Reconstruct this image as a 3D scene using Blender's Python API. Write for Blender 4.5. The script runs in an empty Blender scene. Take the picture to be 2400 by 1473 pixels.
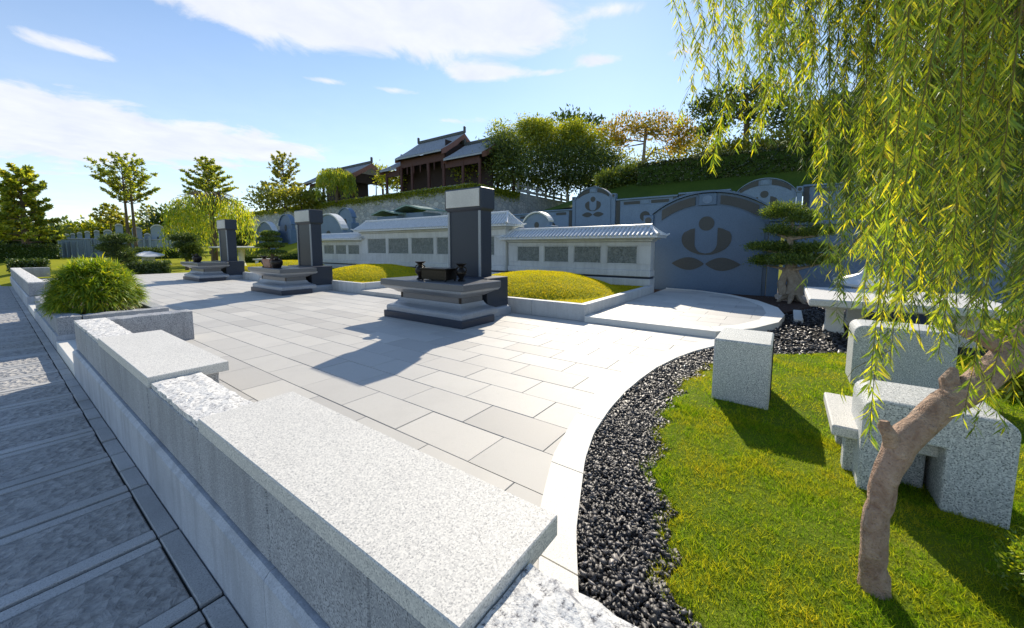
import bpy, bmesh, math, random
import numpy as np
from mathutils import Vector
random.seed(7)
RNG = np.random.default_rng(11)
SC = bpy.context.scene
COL = SC.collection
PI = math.pi

# ------------------------------------------------------------------ camera
EYE = 1.35                                   # above the plaza paving (z = 0)
FOC, PCX, PCY = 890.0, 1200.0, 665.0         # calibration of the 2400 px wide photograph
PITCH = math.atan(85 / 890.0)
HEAD = math.radians(35.9)
cam_d = bpy.data.cameras.new('camera')
cam = bpy.data.objects.new('camera', cam_d); COL.objects.link(cam)
cam.location = (0, 0, EYE)
cam.rotation_euler = (PI / 2 - PITCH, 0, HEAD - PI / 2)
cam_d.sensor_width = 36.0
cam_d.lens = FOC / 2400.0 * 36.0
cam_d.shift_y = -(736.5 - PCY) / 2400.0
cam_d.clip_start = 0.05; cam_d.clip_end = 3000
SC.camera = cam
_F = np.array([math.cos(PITCH) * math.cos(HEAD), math.cos(PITCH) * math.sin(HEAD), -math.sin(PITCH)])
_R = np.array([math.sin(HEAD), -math.cos(HEAD), 0.0])
_U = np.cross(_R, _F)
_C = np.array([0, 0, EYE])
def ray(x, y): return _F + _R * (x - PCX) / FOC - _U * (y - PCY) / FOC
def on_z(x, y, z=0.0):
    d = ray(x, y); return _C + d * ((z - EYE) / d[2])
def on_x(x, y, X):
    d = ray(x, y); return _C + d * (X / d[0])
def at_dist(x, y, D):
    d = ray(x, y); return _C + d * (D / math.hypot(d[0], d[1]))
def at_depth(x, y, z): return _C + ray(x, y) * z

# ------------------------------------------------------------------ sun, sky, exposure
SUN_AZ, SUN_EL = math.radians(23.0), math.radians(32.5)      # azimuth from +X towards +Y
sd = Vector((math.cos(SUN_EL) * math.cos(SUN_AZ), math.cos(SUN_EL) * math.sin(SUN_AZ), math.sin(SUN_EL)))
sun_d = bpy.data.lights.new('sun', 'SUN'); sun_d.energy = 4.7; sun_d.angle = math.radians(0.55)
sun_d.color = (1.0, 0.90, 0.74)
sun = bpy.data.objects.new('sun', sun_d); COL.objects.link(sun)
sun.rotation_euler = sd.to_track_quat('Z', 'Y').to_euler(); sun.location = (20, 10, 30)
SC.view_settings.view_transform = 'Standard'; SC.view_settings.look = 'None'
SC.view_settings.exposure = 0.48; SC.view_settings.gamma = 1.0
SC.view_settings.use_curve_mapping = False
SC.cycles.max_bounces = 8; SC.cycles.transparent_max_bounces = 8
SC.cycles.diffuse_bounces = 4; SC.cycles.transmission_bounces = 6
SC.cycles.use_denoising = True
SC.cycles.sample_clamp_indirect = 6.0

world = bpy.data.worlds.new('World'); SC.world = world; world.use_nodes = True
wn, wl = world.node_tree.nodes, world.node_tree.links
wn.clear()
def wmath(op, a, b=None, c=None):
    n = wn.new('ShaderNodeMath'); n.operation = op
    for i, v in enumerate((a, b, c)):
        if v is None: continue
        if isinstance(v, (int, float)): n.inputs[i].default_value = v
        else: wl.new(v, n.inputs[i])
    return n.outputs[0]
sky = wn.new('ShaderNodeTexSky'); sky.sky_type = 'NISHITA'; sky.sun_disc = False
sky.sun_elevation = SUN_EL; sky.sun_rotation = PI / 2 - SUN_AZ
sky.air_density = 1.0; sky.dust_density = 0.06; sky.ozone_density = 2.4; sky.altitude = 50
tc = wn.new('ShaderNodeTexCoord'); sep = wn.new('ShaderNodeSeparateXYZ')
wl.new(tc.outputs['Generated'], sep.inputs[0])
dx, dy, dz = sep.outputs
AZ = wmath('ARCTAN2', dy, dx); EL = wmath('ARCSINE', dz)
dzc = wmath('ADD', wmath('MAXIMUM', dz, 0.0), 0.10)
comb = wn.new('ShaderNodeCombineXYZ')
wl.new(wmath('DIVIDE', dx, dzc), comb.inputs[0]); wl.new(wmath('DIVIDE', dy, dzc), comb.inputs[1])
def wnoise(scale, detail, rough, dist=0.0):
    n = wn.new('ShaderNodeTexNoise'); n.inputs['Scale'].default_value = scale
    n.inputs['Detail'].default_value = detail; n.inputs['Roughness'].default_value = rough
    n.inputs['Distortion'].default_value = dist
    wl.new(comb.outputs[0], n.inputs['Vector']); return n.outputs['Fac']
def azel(x, y):
    d = ray(x, y); d = d / np.linalg.norm(d)
    return math.atan2(d[1], d[0]), math.asin(d[2])
# cloud banks of this sky: photograph position, extent, weight
banks = [(600, 20, 270, 60, .9), (950, 60, 330, 85, 1.15), (1180, 20, 150, 60, .8), (1145, 172, 85, 20, .85), (1390, 143, 55, 15, .85),
         (1290, 170, 50, 11, .7), (60, 285, 270, 65, .95), (430, 320, 290, 45, .95), (250, 370, 500, 60, .5), (70, 80, 120, 26, .5),
         (220, 128, 85, 13, .5), (1600, 122, 70, 22, .7), (1060, 283, 95, 11, .55), (930, 212, 45, 8, .6), (760, 190, 50, 8, .55),
         (1420, 250, 70, 9, .45), (1440, 22, 60, 16, .5), (900, 330, 260, 40, .3), (2250, 60, 300, 90, .6)]
tot = None
for (bx_, by_, rx_, ry_, w_) in banks:
    a0, e0 = azel(bx_, by_); a1, _ = azel(bx_ + rx_, by_); _, e1 = azel(bx_, by_ - ry_)
    u = wmath('DIVIDE', wmath('SUBTRACT', AZ, a0), abs(a1 - a0)); v = wmath('DIVIDE', wmath('SUBTRACT', EL, e0), abs(e1 - e0))
    d2 = wmath('ADD', wmath('MULTIPLY', u, u), wmath('MULTIPLY', v, v))
    g = wmath('MULTIPLY', wmath('EXPONENT', wmath('MULTIPLY', d2, -0.75)), w_)
    tot = g if tot is None else wmath('ADD', tot, g)
n1 = wnoise(2.6, 10, 0.62, 0.5); n2 = wnoise(0.55, 3, 0.5)
shape = wmath('ADD', tot, wmath('MULTIPLY', wmath('SUBTRACT', n1, 0.5), 2.1))
shape = wmath('ADD', shape, wmath('MULTIPLY', wmath('SUBTRACT', n2, 0.52), 0.8))
mr = wn.new('ShaderNodeMapRange'); mr.interpolation_type = 'SMOOTHSTEP'
wl.new(shape, mr.inputs['Value']); mr.inputs['From Min'].default_value = 0.32; mr.inputs['From Max'].default_value = 0.86
mr.inputs['To Min'].default_value = 0.0; mr.inputs['To Max'].default_value = 0.93
# thin veil low over the horizon
veil = wn.new('ShaderNodeMapRange'); veil.interpolation_type = 'SMOOTHSTEP'
wl.new(EL, veil.inputs['Value']); veil.inputs['From Min'].default_value = 0.0; veil.inputs['From Max'].default_value = 0.55
veil.inputs['To Min'].default_value = 0.36; veil.inputs['To Max'].default_value = 0.0
cf = wmath('MAXIMUM', mr.outputs[0], veil.outputs[0])
hsv = wn.new('ShaderNodeHueSaturation'); hsv.inputs['Saturation'].default_value = 0.97; hsv.inputs['Value'].default_value = 1.0
wl.new(sky.outputs[0], hsv.inputs['Color'])
mixc = wn.new('ShaderNodeMix'); mixc.data_type = 'RGBA'
wl.new(cf, mixc.inputs['Factor']); wl.new(hsv.outputs[0], mixc.inputs[6]); 
ctone = wn.new('ShaderNodeMix'); ctone.data_type = 'RGBA'; wl.new(wnoise(4.5, 6, 0.6, 0.3), ctone.inputs['Factor'])
ctone.inputs[6].default_value = (3.9, 4.2, 4.85, 1); ctone.inputs[7].default_value = (5.8, 5.85, 6.1, 1); wl.new(ctone.outputs[2], mixc.inputs[7])
bg = wn.new('ShaderNodeBackground'); bg.inputs['Strength'].default_value = 0.135
wl.new(mixc.outputs[2], bg.inputs['Color'])
wo = wn.new('ShaderNodeOutputWorld'); wl.new(bg.outputs[0], wo.inputs['Surface'])

# ------------------------------------------------------------------ materials
MATS = {}
class NT:
    def __init__(s, name):
        s.m = bpy.data.materials.new(name); s.m.use_nodes = True
        s.n, s.l = s.m.node_tree.nodes, s.m.node_tree.links
        s.n.clear(); s.out = s.n.new('ShaderNodeOutputMaterial')
        MATS[name] = s.m
    def put(s, sock, v):
        if isinstance(v, bpy.types.NodeSocket): s.l.new(v, sock)
        elif isinstance(v, (tuple, list)) and len(v) == 3 and sock.type == 'RGBA': sock.default_value = (*v, 1)
        else: sock.default_value = v
    def coord(s, kind='Object'): return s.n.new('ShaderNodeTexCoord').outputs[kind]
    def pos(s): return s.n.new('ShaderNodeNewGeometry').outputs['Position']
    def noise(s, vec, scale, detail=3, rough=.55, dist=0):
        n = s.n.new('ShaderNodeTexNoise'); s.l.new(vec, n.inputs['Vector'])
        n.inputs['Scale'].default_value = scale; n.inputs['Detail'].default_value = detail
        n.inputs['Roughness'].default_value = rough; n.inputs['Distortion'].default_value = dist
        return n.outputs['Fac']
    def voro(s, vec, scale, feat='F1', out='Color'):
        n = s.n.new('ShaderNodeTexVoronoi'); s.l.new(vec, n.inputs['Vector']); n.feature = feat
        n.inputs['Scale'].default_value = scale; return n.outputs[out]
    def ramp(s, fac, stops):
        n = s.n.new('ShaderNodeValToRGB'); s.l.new(fac, n.inputs[0]); e = n.color_ramp.elements
        while len(e) < len(stops): e.new(0.5)
        for i, (p, c) in enumerate(stops):
            e[i].position = p; e[i].color = (*c, 1) if len(c) == 3 else c
        return n.outputs[0]
    def mix(s, f, a, b, mode='MIX'):
        n = s.n.new('ShaderNodeMix'); n.data_type = 'RGBA'; n.blend_type = mode
        s.put(n.inputs['Factor'], f); s.put(n.inputs[6], a); s.put(n.inputs[7], b); return n.outputs[2]
    def math(s, op, a, b=0.0):
        n = s.n.new('ShaderNodeMath'); n.operation = op; s.put(n.inputs[0], a); s.put(n.inputs[1], b); return n.outputs[0]
    def bump(s, h, strength, dist):
        n = s.n.new('ShaderNodeBump'); s.l.new(h, n.inputs['Height'])
        n.inputs['Strength'].default_value = strength; n.inputs['Distance'].default_value = dist; return n.outputs[0]
    def principled(s, color, rough, normal=None, spec=.5, metal=0.0, coat=0.0):
        p = s.n.new('ShaderNodeBsdfPrincipled')
        s.put(p.inputs['Base Color'], color); s.put(p.inputs['Roughness'], rough)
        p.inputs['Specular IOR Level'].default_value = spec; p.inputs['Metallic'].default_value = metal
        p.inputs['Coat Weight'].default_value = coat
        if normal is not None: s.l.new(normal, p.inputs['Normal'])
        s.l.new(p.outputs[0], s.out.inputs[0]); return p
def obj_random(t): return t.n.new('ShaderNodeObjectInfo').outputs['Random']

def granite(name, light, mid, dark, scale=130, rough=.7, bump=.25, bdist=.002, stain=.25, piece=.12, spec=.3, drip=0.0):
    """salt and pepper granite: crystal grains, soft stains, each piece a shade of its own"""
    t = NT(name); P = t.pos()
    g1 = t.noise(P, scale, 2, .7); g2 = t.noise(P, scale * .42, 2, .6)
    c = t.ramp(g1, [(.36, dark), (.46, mid), (.56, light), (1, light)])
    c = t.mix(t.ramp(g2, [(.36, (1, 1, 1)), (.50, (0, 0, 0))]), c, mid)
    st = t.noise(P, 1.7, 4, .6)
    c = t.mix(t.math('MULTIPLY', t.ramp(st, [(.42, (0, 0, 0)), (.75, (1, 1, 1))]), stain), c, tuple(x * .55 for x in mid), 'MIX')
    if drip:      # rain streaks and splash dirt running down the face
        mp = t.n.new('ShaderNodeMapping'); t.l.new(P, mp.inputs[0]); mp.inputs['Scale'].default_value = (5, 5, .55)
        dn = t.noise(mp.outputs[0], 1.6, 5, .65); d2_ = t.noise(P, 5.5, 5, .7)
        c = t.mix(t.math('MULTIPLY', t.ramp(dn, [(.46, (0, 0, 0)), (.70, (1, 1, 1))]), drip), c, tuple(x * .50 for x in mid))
        c = t.mix(t.math('MULTIPLY', t.ramp(d2_, [(.55, (0, 0, 0)), (.75, (1, 1, 1))]), drip * .6), c, (mid[0] * .62, mid[1] * .56, mid[2] * .50))
    r = t.math('ADD', t.math('MULTIPLY', obj_random(t), piece), 1 - piece * .6)
    hs = t.n.new('ShaderNodeHueSaturation'); t.put(hs.inputs['Color'], c); t.put(hs.inputs['Value'], r)
    h = t.math('ADD', g1, t.math('MULTIPLY', t.noise(P, scale * .2, 3), .8))
    t.principled(hs.outputs[0], rough, t.bump(h, bump, bdist), spec)
    return t.m
granite('granite_bench', (.74, .72, .67), (.58, .57, .54), (.30, .30, .30), 170, .62, .15, .001, .12, .06)
granite('granite_wall', (.50, .515, .54), (.32, .335, .36), (.11, .115, .13), 140, .75, .35, .002, .3, .14, .3, .45)
granite('granite_smooth', (.55, .575, .62), (.47, .495, .54), (.36, .38, .42), 150, .6, .1, .001, .45, .12, .3, .55)
granite('granite_kerb', (.80, .78, .72), (.72, .70, .65), (.56, .55, .52), 150, .65, .1, .001, .12, .06)
granite('granite_bed', (.64, .65, .65), (.56, .57, .57), (.42, .43, .43), 130, .65, .12, .001, .3, .08, .3, .3)
granite('granite_stool', (.68, .69, .67), (.42, .44, .44), (.12, .13, .135), 135, .7, .3, .002, .2, .1)
granite('granite_white_carved', (.62, .62, .60), (.55, .55, .54), (.42, .42, .42), 60, .65, .2, .003, .35, .05)
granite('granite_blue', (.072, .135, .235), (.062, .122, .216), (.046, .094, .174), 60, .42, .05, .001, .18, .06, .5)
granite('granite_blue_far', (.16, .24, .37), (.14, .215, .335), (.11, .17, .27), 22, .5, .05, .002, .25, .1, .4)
granite('granite_dark', (.040, .051, .075), (.029, .038, .058), (.017, .022, .035), 160, .42, .03, .0005, .15, .05, .35)
granite('granite_mid', (.36, .39, .43), (.27, .295, .33), (.13, .145, .165), 140, .35, .1, .001, .2, .06, .5)
granite('granite_table', (.15, .16, .18), (.105, .115, .13), (.055, .06, .07), 150, .28, .05, .0006, .2, .06, .5)
granite('granite_blue_pale', (.34, .42, .50), (.30, .38, .46), (.24, .31, .39), 22, .55, .05, .002, .25, .12, .4)
granite('inlay_dark', (.055, .062, .066), (.045, .052, .056), (.03, .035, .038), 90, .5, .05, .001, .15, .04, .4)

t = NT('rough_cap'); P = t.pos()      # split-face capstones: pale with black flecks and pits
g1 = t.noise(P, 60, 4, .7); g2 = t.noise(P, 16, 4, .65, .6)
c = t.ramp(g1, [(.34, (.10, .10, .11)), (.43, (.50, .50, .50)), (.55, (.74, .73, .70)), (1, (.80, .79, .76))])
c = t.mix(t.ramp(g2, [(.60, (0, 0, 0)), (.70, (1, 1, 1))]), c, (.22, .22, .24))
t.principled(c, .8, t.bump(t.math('ADD', g1, t.math('MULTIPLY', g2, 2.0)), .55, .006), .25)

t = NT('paving'); P = t.pos(); r = obj_random(t)     # flamed grey-beige plaza slabs
fine = t.noise(P, 240, 2, .6); cloud = t.noise(P, 2.2, 5, .6); spot = t.noise(P, 14, 4, .6)
base = t.ramp(r, [(0, (.44, .425, .40)), (.3, (.50, .485, .455)), (.75, (.53, .515, .48)), (1, (.57, .55, .51))])
c = t.mix(t.math('MULTIPLY', t.ramp(fine, [(.38, (1, 1, 1)), (.52, (0, 0, 0))]), .22), base, (.26, .26, .25))
c = t.mix(t.math('MULTIPLY', t.ramp(cloud, [(.5, (0, 0, 0)), (.75, (1, 1, 1))]), .22), c, (.34, .335, .32))
c = t.mix(t.math('MULTIPLY', t.ramp(spot, [(.62, (0, 0, 0)), (.72, (1, 1, 1))]), .15), c, (.33, .32, .29))
t.principled(c, .62, t.bump(fine, .12, .001), .3)

t = NT('walk_panel'); P = t.pos(); r = obj_random(t)   # chiselled dark grey walkway panels
big = t.noise(P, 14, 5, .62, 1.2); fine = t.noise(P, 70, 3, .6)
v = t.voro(P, 17, 'F1', 'Distance')
c = t.ramp(big, [(.3, (.24, .24, .24)), (.5, (.41, .405, .40)), (.7, (.55, .535, .52))])
c = t.mix(t.math('MULTIPLY', r, .35), c, (.40, .375, .345))
c = t.mix(t.ramp(fine, [(.34, (.4, .4, .4)), (.5, (0, 0, 0))]), c, (.2, .205, .215))
t.principled(c, .78, t.bump(t.math('ADD', big, t.math('MULTIPLY', v, 1.4)), 1.0, .03), .3)
granite('walk_strip', (.52, .515, .505), (.44, .435, .425), (.29, .285, .28), 160, .7, .1, .001, .5, .2)
granite('grout', (.04, .038, .035), (.03, .03, .028), (.018, .018, .017), 80, .9, .1, .002, .2, 0)
granite('grout_light', (.30, .29, .27), (.25, .245, .23), (.18, .175, .165), 80, .9, .1, .002, .2, 0)

t = NT('gravel'); r = t.n.new('ShaderNodeNewGeometry').outputs['Random Per Island']
c = t.ramp(r, [(0, (.018, .018, .020)), (.4, (.045, .043, .045)), (.75, (.085, .08, .08)), (.93, (.15, .14, .135)), (1, (.26, .24, .23))])
t.principled(c, .5, None, .45)
t = NT('gravel_floor'); c = t.ramp(t.noise(t.pos(), 60, 3), [(.3, (.006, .006, .007)), (.7, (.03, .029, .03))])
t.principled(c, .9)

def leaf_mat(name, stops, trans=.45, tcol=None, rough=.5, gloss=.06, tgain=1.5):
    t = NT(name); r = t.n.new('ShaderNodeNewGeometry').outputs['Random Per Island']
    c = t.ramp(r, stops)
    d = t.n.new('ShaderNodeBsdfDiffuse'); t.l.new(c, d.inputs[0])
    tr = t.n.new('ShaderNodeBsdfTranslucent')
    tc_ = t.mix(1.0, c, tcol or (tgain * 1.15, tgain, tgain * .45), 'MULTIPLY'); t.l.new(tc_, tr.inputs[0])
    m1 = t.n.new('ShaderNodeMixShader'); m1.inputs[0].default_value = trans
    t.l.new(d.outputs[0], m1.inputs[1]); t.l.new(tr.outputs[0], m1.inputs[2])
    gl = t.n.new('ShaderNodeBsdfGlossy'); gl.inputs['Roughness'].default_value = rough; gl.inputs[0].default_value = (.8, .85, .8, 1)
    m2 = t.n.new('ShaderNodeMixShader'); m2.inputs[0].default_value = gloss
    t.l.new(m1.outputs[0], m2.inputs[1]); t.l.new(gl.outputs[0], m2.inputs[2]); t.l.new(m2.outputs[0], t.out.inputs[0])
    return t.m
leaf_mat('leaf_willow', [(0, (.10, .19, .012)), (.35, (.20, .31, .018)), (.75, (.38, .44, .022)), (.97, (.54, .52, .03)), (1, (.56, .40, .03))], .6, tgain=1.7)
leaf_mat('leaf_willow_shaded', [(0, (.03, .075, .012)), (.5, (.065, .125, .016)), (.9, (.12, .19, .02)), (1, (.24, .28, .03))], .45, tgain=1.5)  # darker copy of the willow leaf, shade among the fronds put into its colour
def grass_mat(name, a, b, trans=.45):
    """turf blades: tufts of fresh and of dry grass drift across the sward"""
    t = NT(name); r = t.n.new('ShaderNodeNewGeometry').outputs['Random Per Island']; P = t.pos()
    n = t.noise(P, 2.1, 4, .6); n2 = t.noise(P, 13, 3, .6)
    f = t.math('ADD', t.math('MULTIPLY', n, 1.1), t.math('MULTIPLY', n2, .5))
    c = t.mix(t.ramp(f, [(.70, (0, 0, 0)), (1.0, (1, 1, 1))]), t.ramp(r, a), t.ramp(r, b))
    d = t.n.new('ShaderNodeBsdfDiffuse'); t.l.new(c, d.inputs[0]); tr = t.n.new('ShaderNodeBsdfTranslucent')
    t.l.new(t.mix(1.0, c, (1.7, 1.5, .6), 'MULTIPLY'), tr.inputs[0])
    m1 = t.n.new('ShaderNodeMixShader'); m1.inputs[0].default_value = trans
    t.l.new(d.outputs[0], m1.inputs[1]); t.l.new(tr.outputs[0], m1.inputs[2]); t.l.new(m1.outputs[0], t.out.inputs[0])
grass_mat('leaf_grass', [(0, (.06, .16, .010)), (.6, (.19, .34, .018)), (1, (.36, .46, .03))], [(0, (.24, .28, .02)), (.6, (.42, .43, .025)), (1, (.54, .44, .06))], .5)
grass_mat('leaf_grass_gold', [(0, (.32, .34, .016)), (.6, (.44, .43, .02)), (1, (.54, .48, .03))], [(0, (.42, .38, .02)), (.6, (.52, .46, .028)), (1, (.55, .42, .06))], .5)
leaf_mat('leaf_bush', [(0, (.08, .17, .012)), (.5, (.19, .30, .016)), (.85, (.36, .43, .022)), (1, (.50, .48, .03))], .5, tgain=1.6)
leaf_mat('leaf_tree', [(0, (.11, .18, .03)), (.5, (.23, .31, .04)), (.9, (.38, .42, .045)), (1, (.52, .42, .05))], .6, tgain=1.6)
leaf_mat('leaf_bamboo', [(0, (.10, .16, .012)), (.5, (.24, .30, .015)), (.9, (.40, .42, .02)), (1, (.50, .47, .03))], .5, tgain=1.6)
leaf_mat('leaf_dark', [(0, (.025, .055, .014)), (.5, (.05, .095, .018)), (.9, (.10, .15, .022)), (1, (.17, .20, .03))], .38, tgain=1.5)
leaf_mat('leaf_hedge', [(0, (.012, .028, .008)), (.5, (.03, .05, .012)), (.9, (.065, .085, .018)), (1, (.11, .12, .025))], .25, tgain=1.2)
leaf_mat('leaf_tree_deep', [(0, (.035, .07, .014)), (.5, (.075, .12, .018)), (.9, (.15, .20, .022)), (1, (.26, .28, .03))], .4, tgain=1.5)
leaf_mat('leaf_pine', [(0, (.04, .085, .012)), (.5, (.09, .15, .016)), (.9, (.18, .25, .02)), (1, (.3, .33, .03))], .4, tgain=1.6)
leaf_mat('leaf_orange', [(0, (.17, .19, .03)), (.4, (.29, .27, .04)), (.8, (.42, .31, .045)), (1, (.50, .27, .04))], .45, tgain=1.5)
leaf_mat('leaf_olive', [(0, (.13, .17, .03)), (.5, (.25, .29, .045)), (.9, (.37, .38, .055)), (1, (.44, .36, .07))], .55, tgain=1.5)
leaf_mat('leaf_olive_old', [(0, (.11, .15, .03)), (.5, (.20, .24, .04)), (.9, (.30, .31, .05)), (1, (.38, .30, .06))], .45, tgain=1.5)
leaf_mat('leaf_dry', [(0, (.16, .12, .03)), (.5, (.22, .2, .04)), (1, (.28, .24, .06))], .4, tgain=1.2)

def bark(name, a, b, scale=14, rel=.7):
    t = NT(name); P = t.pos(); n = t.noise(P, scale, 5, .65, .6); f = t.noise(P, scale * 7, 3)
    c = t.ramp(n, [(.3, a), (.7, b)]); c = t.mix(t.ramp(f, [(.30, (.5, .5, .5)), (.40, (0, 0, 0))]), c, tuple(x * .5 for x in a)); k = t.noise(P, scale * 1.6, 2); c = t.mix(t.ramp(k, [(.20, (1, 1, 1)), (.27, (0, 0, 0))]), c, tuple(x * .3 for x in a))
    t.principled(c, .8, t.bump(t.math('ADD', n, t.math('MULTIPLY', f, .4)), min(1, rel), .012 * rel * 1.6), .25)
bark('bark_willow', (.29, .175, .12), (.55, .40, .30), 17, 1.4)
bark('twig', (.12, .11, .03), (.22, .19, .05), 20)
bark('bark', (.09, .065, .045), (.17, .13, .095), 10)
bark('bark_pale', (.22, .17, .12), (.38, .32, .25), 12)
bark('rock_pale', (.42, .36, .32), (.62, .57, .53), 6)

def plain(name, a, b, scale, rough, metal=0, spec=.4, bump=.1, bd=.005):
    t = NT(name); P = t.pos(); n = t.noise(P, scale, 4, .6)
    t.principled(t.ramp(n, [(.3, a), (.7, b)]), rough, t.bump(n, bump, bd), spec, metal)
plain('soil', (.035, .02, .014), (.085, .045, .03), 30, .95, bump=.6, bd=.02)
plain('bronze', (.012, .010, .009), (.03, .024, .02), 25, .35, .5)
plain('terracotta', (.34, .19, .14), (.45, .28, .21), 12, .8)
plain('tile_pale', (.52, .55, .58), (.66, .68, .70), 9, .45, spec=.5)
plain('tile_grey', (.26, .29, .34), (.38, .42, .48), 5, .5, spec=.5)
plain('tile_ridge', (.05, .06, .065), (.09, .10, .105), 5, .6)
plain('timber_red', (.055, .022, .019), (.09, .034, .028), 6, .6)
plain('timber_dark', (.018, .010, .009), (.035, .018, .015), 6, .65)
plain('bargeboard', (.20, .095, .075), (.27, .135, .105), 5, .6)
plain('plaster_shade', (.28, .22, .2), (.4, .33, .3), 4, .8)
plain('tile_green', (.16, .26, .24), (.24, .34, .32), 6, .4)

def terrain(name, a, b, c3, s1=.5, s2=25):
    t = NT(name); P = t.pos(); n = t.noise(P, s1, 5, .6); f = t.noise(P, s2, 4, .65)
    c = t.ramp(n, [(.3, a), (.55, b), (.75, c3)]); c = t.mix(t.math('MULTIPLY', f, .5), c, tuple(x * .45 for x in a))
    t.principled(c, .95, t.bump(f, .7, .03), .1)
terrain('turf', (.10, .16, .012), (.17, .23, .016), (.26, .28, .03), 1.2, 60)
terrain('turf_gold', (.32, .32, .014), (.42, .40, .018), (.48, .42, .025), .8, 70)
terrain('turf_far', (.24, .27, .015), (.36, .36, .02), (.46, .38, .03), .12, 8)
terrain('turf_hill', (.04, .075, .010), (.07, .115, .014), (.11, .15, .02), .2, 6)
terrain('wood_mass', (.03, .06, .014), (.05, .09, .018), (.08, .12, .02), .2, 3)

t = NT('rubble'); P = t.pos()         # random rubble of the retaining wall
mp = t.n.new('ShaderNodeMapping'); t.l.new(P, mp.inputs[0]); mp.inputs['Scale'].default_value = (1, 1, 1.5)
v = t.voro(mp.outputs[0], 1.6); e = t.voro(mp.outputs[0], 1.6, 'DISTANCE_TO_EDGE', 'Distance'); f = t.noise(P, 5, 5, .65)
sx = t.n.new('ShaderNodeSeparateColor'); t.l.new(v, sx.inputs[0])
c = t.ramp(sx.outputs[0], [(0, (.34, .36, .39)), (.4, (.46, .48, .50)), (.7, (.52, .50, .48)), (1, (.62, .62, .61))])
c = t.mix(t.math('MULTIPLY', f, .5), c, (.32, .34, .35))
c = t.mix(t.ramp(e, [(.02, (1, 1, 1)), (.07, (0, 0, 0))]), c, (.26, .27, .275))
t.principled(c, .85, t.bump(t.math('ADD', t.math('MINIMUM', e, .12), t.math('MULTIPLY', f, .1)), .8, .15), .2)

t = NT('relief'); P = t.pos()         # shallow carved slate-green panels
n = t.noise(P, 9, 5, .7, 1.6); v = t.voro(P, 12, 'SMOOTH_F1', 'Distance')
h = t.math('ADD', n, t.math('MULTIPLY', v, .6))
c = t.ramp(n, [(.35, (.12, .14, .135)), (.5, (.20, .22, .21)), (.62, (.27, .29, .275))])
t.principled(c, .55, t.bump(h, 1.0, .06), .4)

# ------------------------------------------------------------------ mesh helpers
def world_loc(o):
    p = Vector((0, 0, 0))
    while o is not None: p += o.location; o = o.parent
    return p
def tag(o, label=None, cat=None, group=None, kind=None):
    if label: o['label'] = label
    if cat: o['category'] = cat
    if group: o['group'] = group
    if kind: o['kind'] = kind
    return o
def thing(name, label, cat, loc=(0, 0, 0), group=None):
    o = bpy.data.objects.new(name, None); COL.objects.link(o)
    o.location = loc; o.empty_display_size = .1
    return tag(o, label, cat, group)
def link(name, me, m, parent=None, loc=None, smooth=False):
    me.materials.append(MATS[m]) if m and not me.materials else None
    o = bpy.data.objects.new(name, me); COL.objects.link(o)
    if parent is not None: o.parent = parent
    if loc is not None: o.location = loc
    if smooth: me.polygons.foreach_set('use_smooth', [True] * len(me.polygons))
    return o
def np_mesh(name, V, F):
    V = np.asarray(V, np.float32); F = np.asarray(F, np.int32); k = F.shape[1]
    me = bpy.data.meshes.new(name)
    me.vertices.add(len(V)); me.vertices.foreach_set('co', V.ravel())
    me.loops.add(F.size); me.loops.foreach_set('vertex_index', F.ravel())
    me.polygons.add(len(F)); me.polygons.foreach_set('loop_start', np.arange(0, F.size, k, dtype=np.int32))
    me.update(calc_edges=True); return me
def np_obj(name, V, F, m, parent=None, smooth=False):
    V = np.asarray(V, float)
    if parent is not None: V = V - np.array(world_loc(parent))
    return link(name, np_mesh(name, V, F), m, parent, None, smooth)

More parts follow.
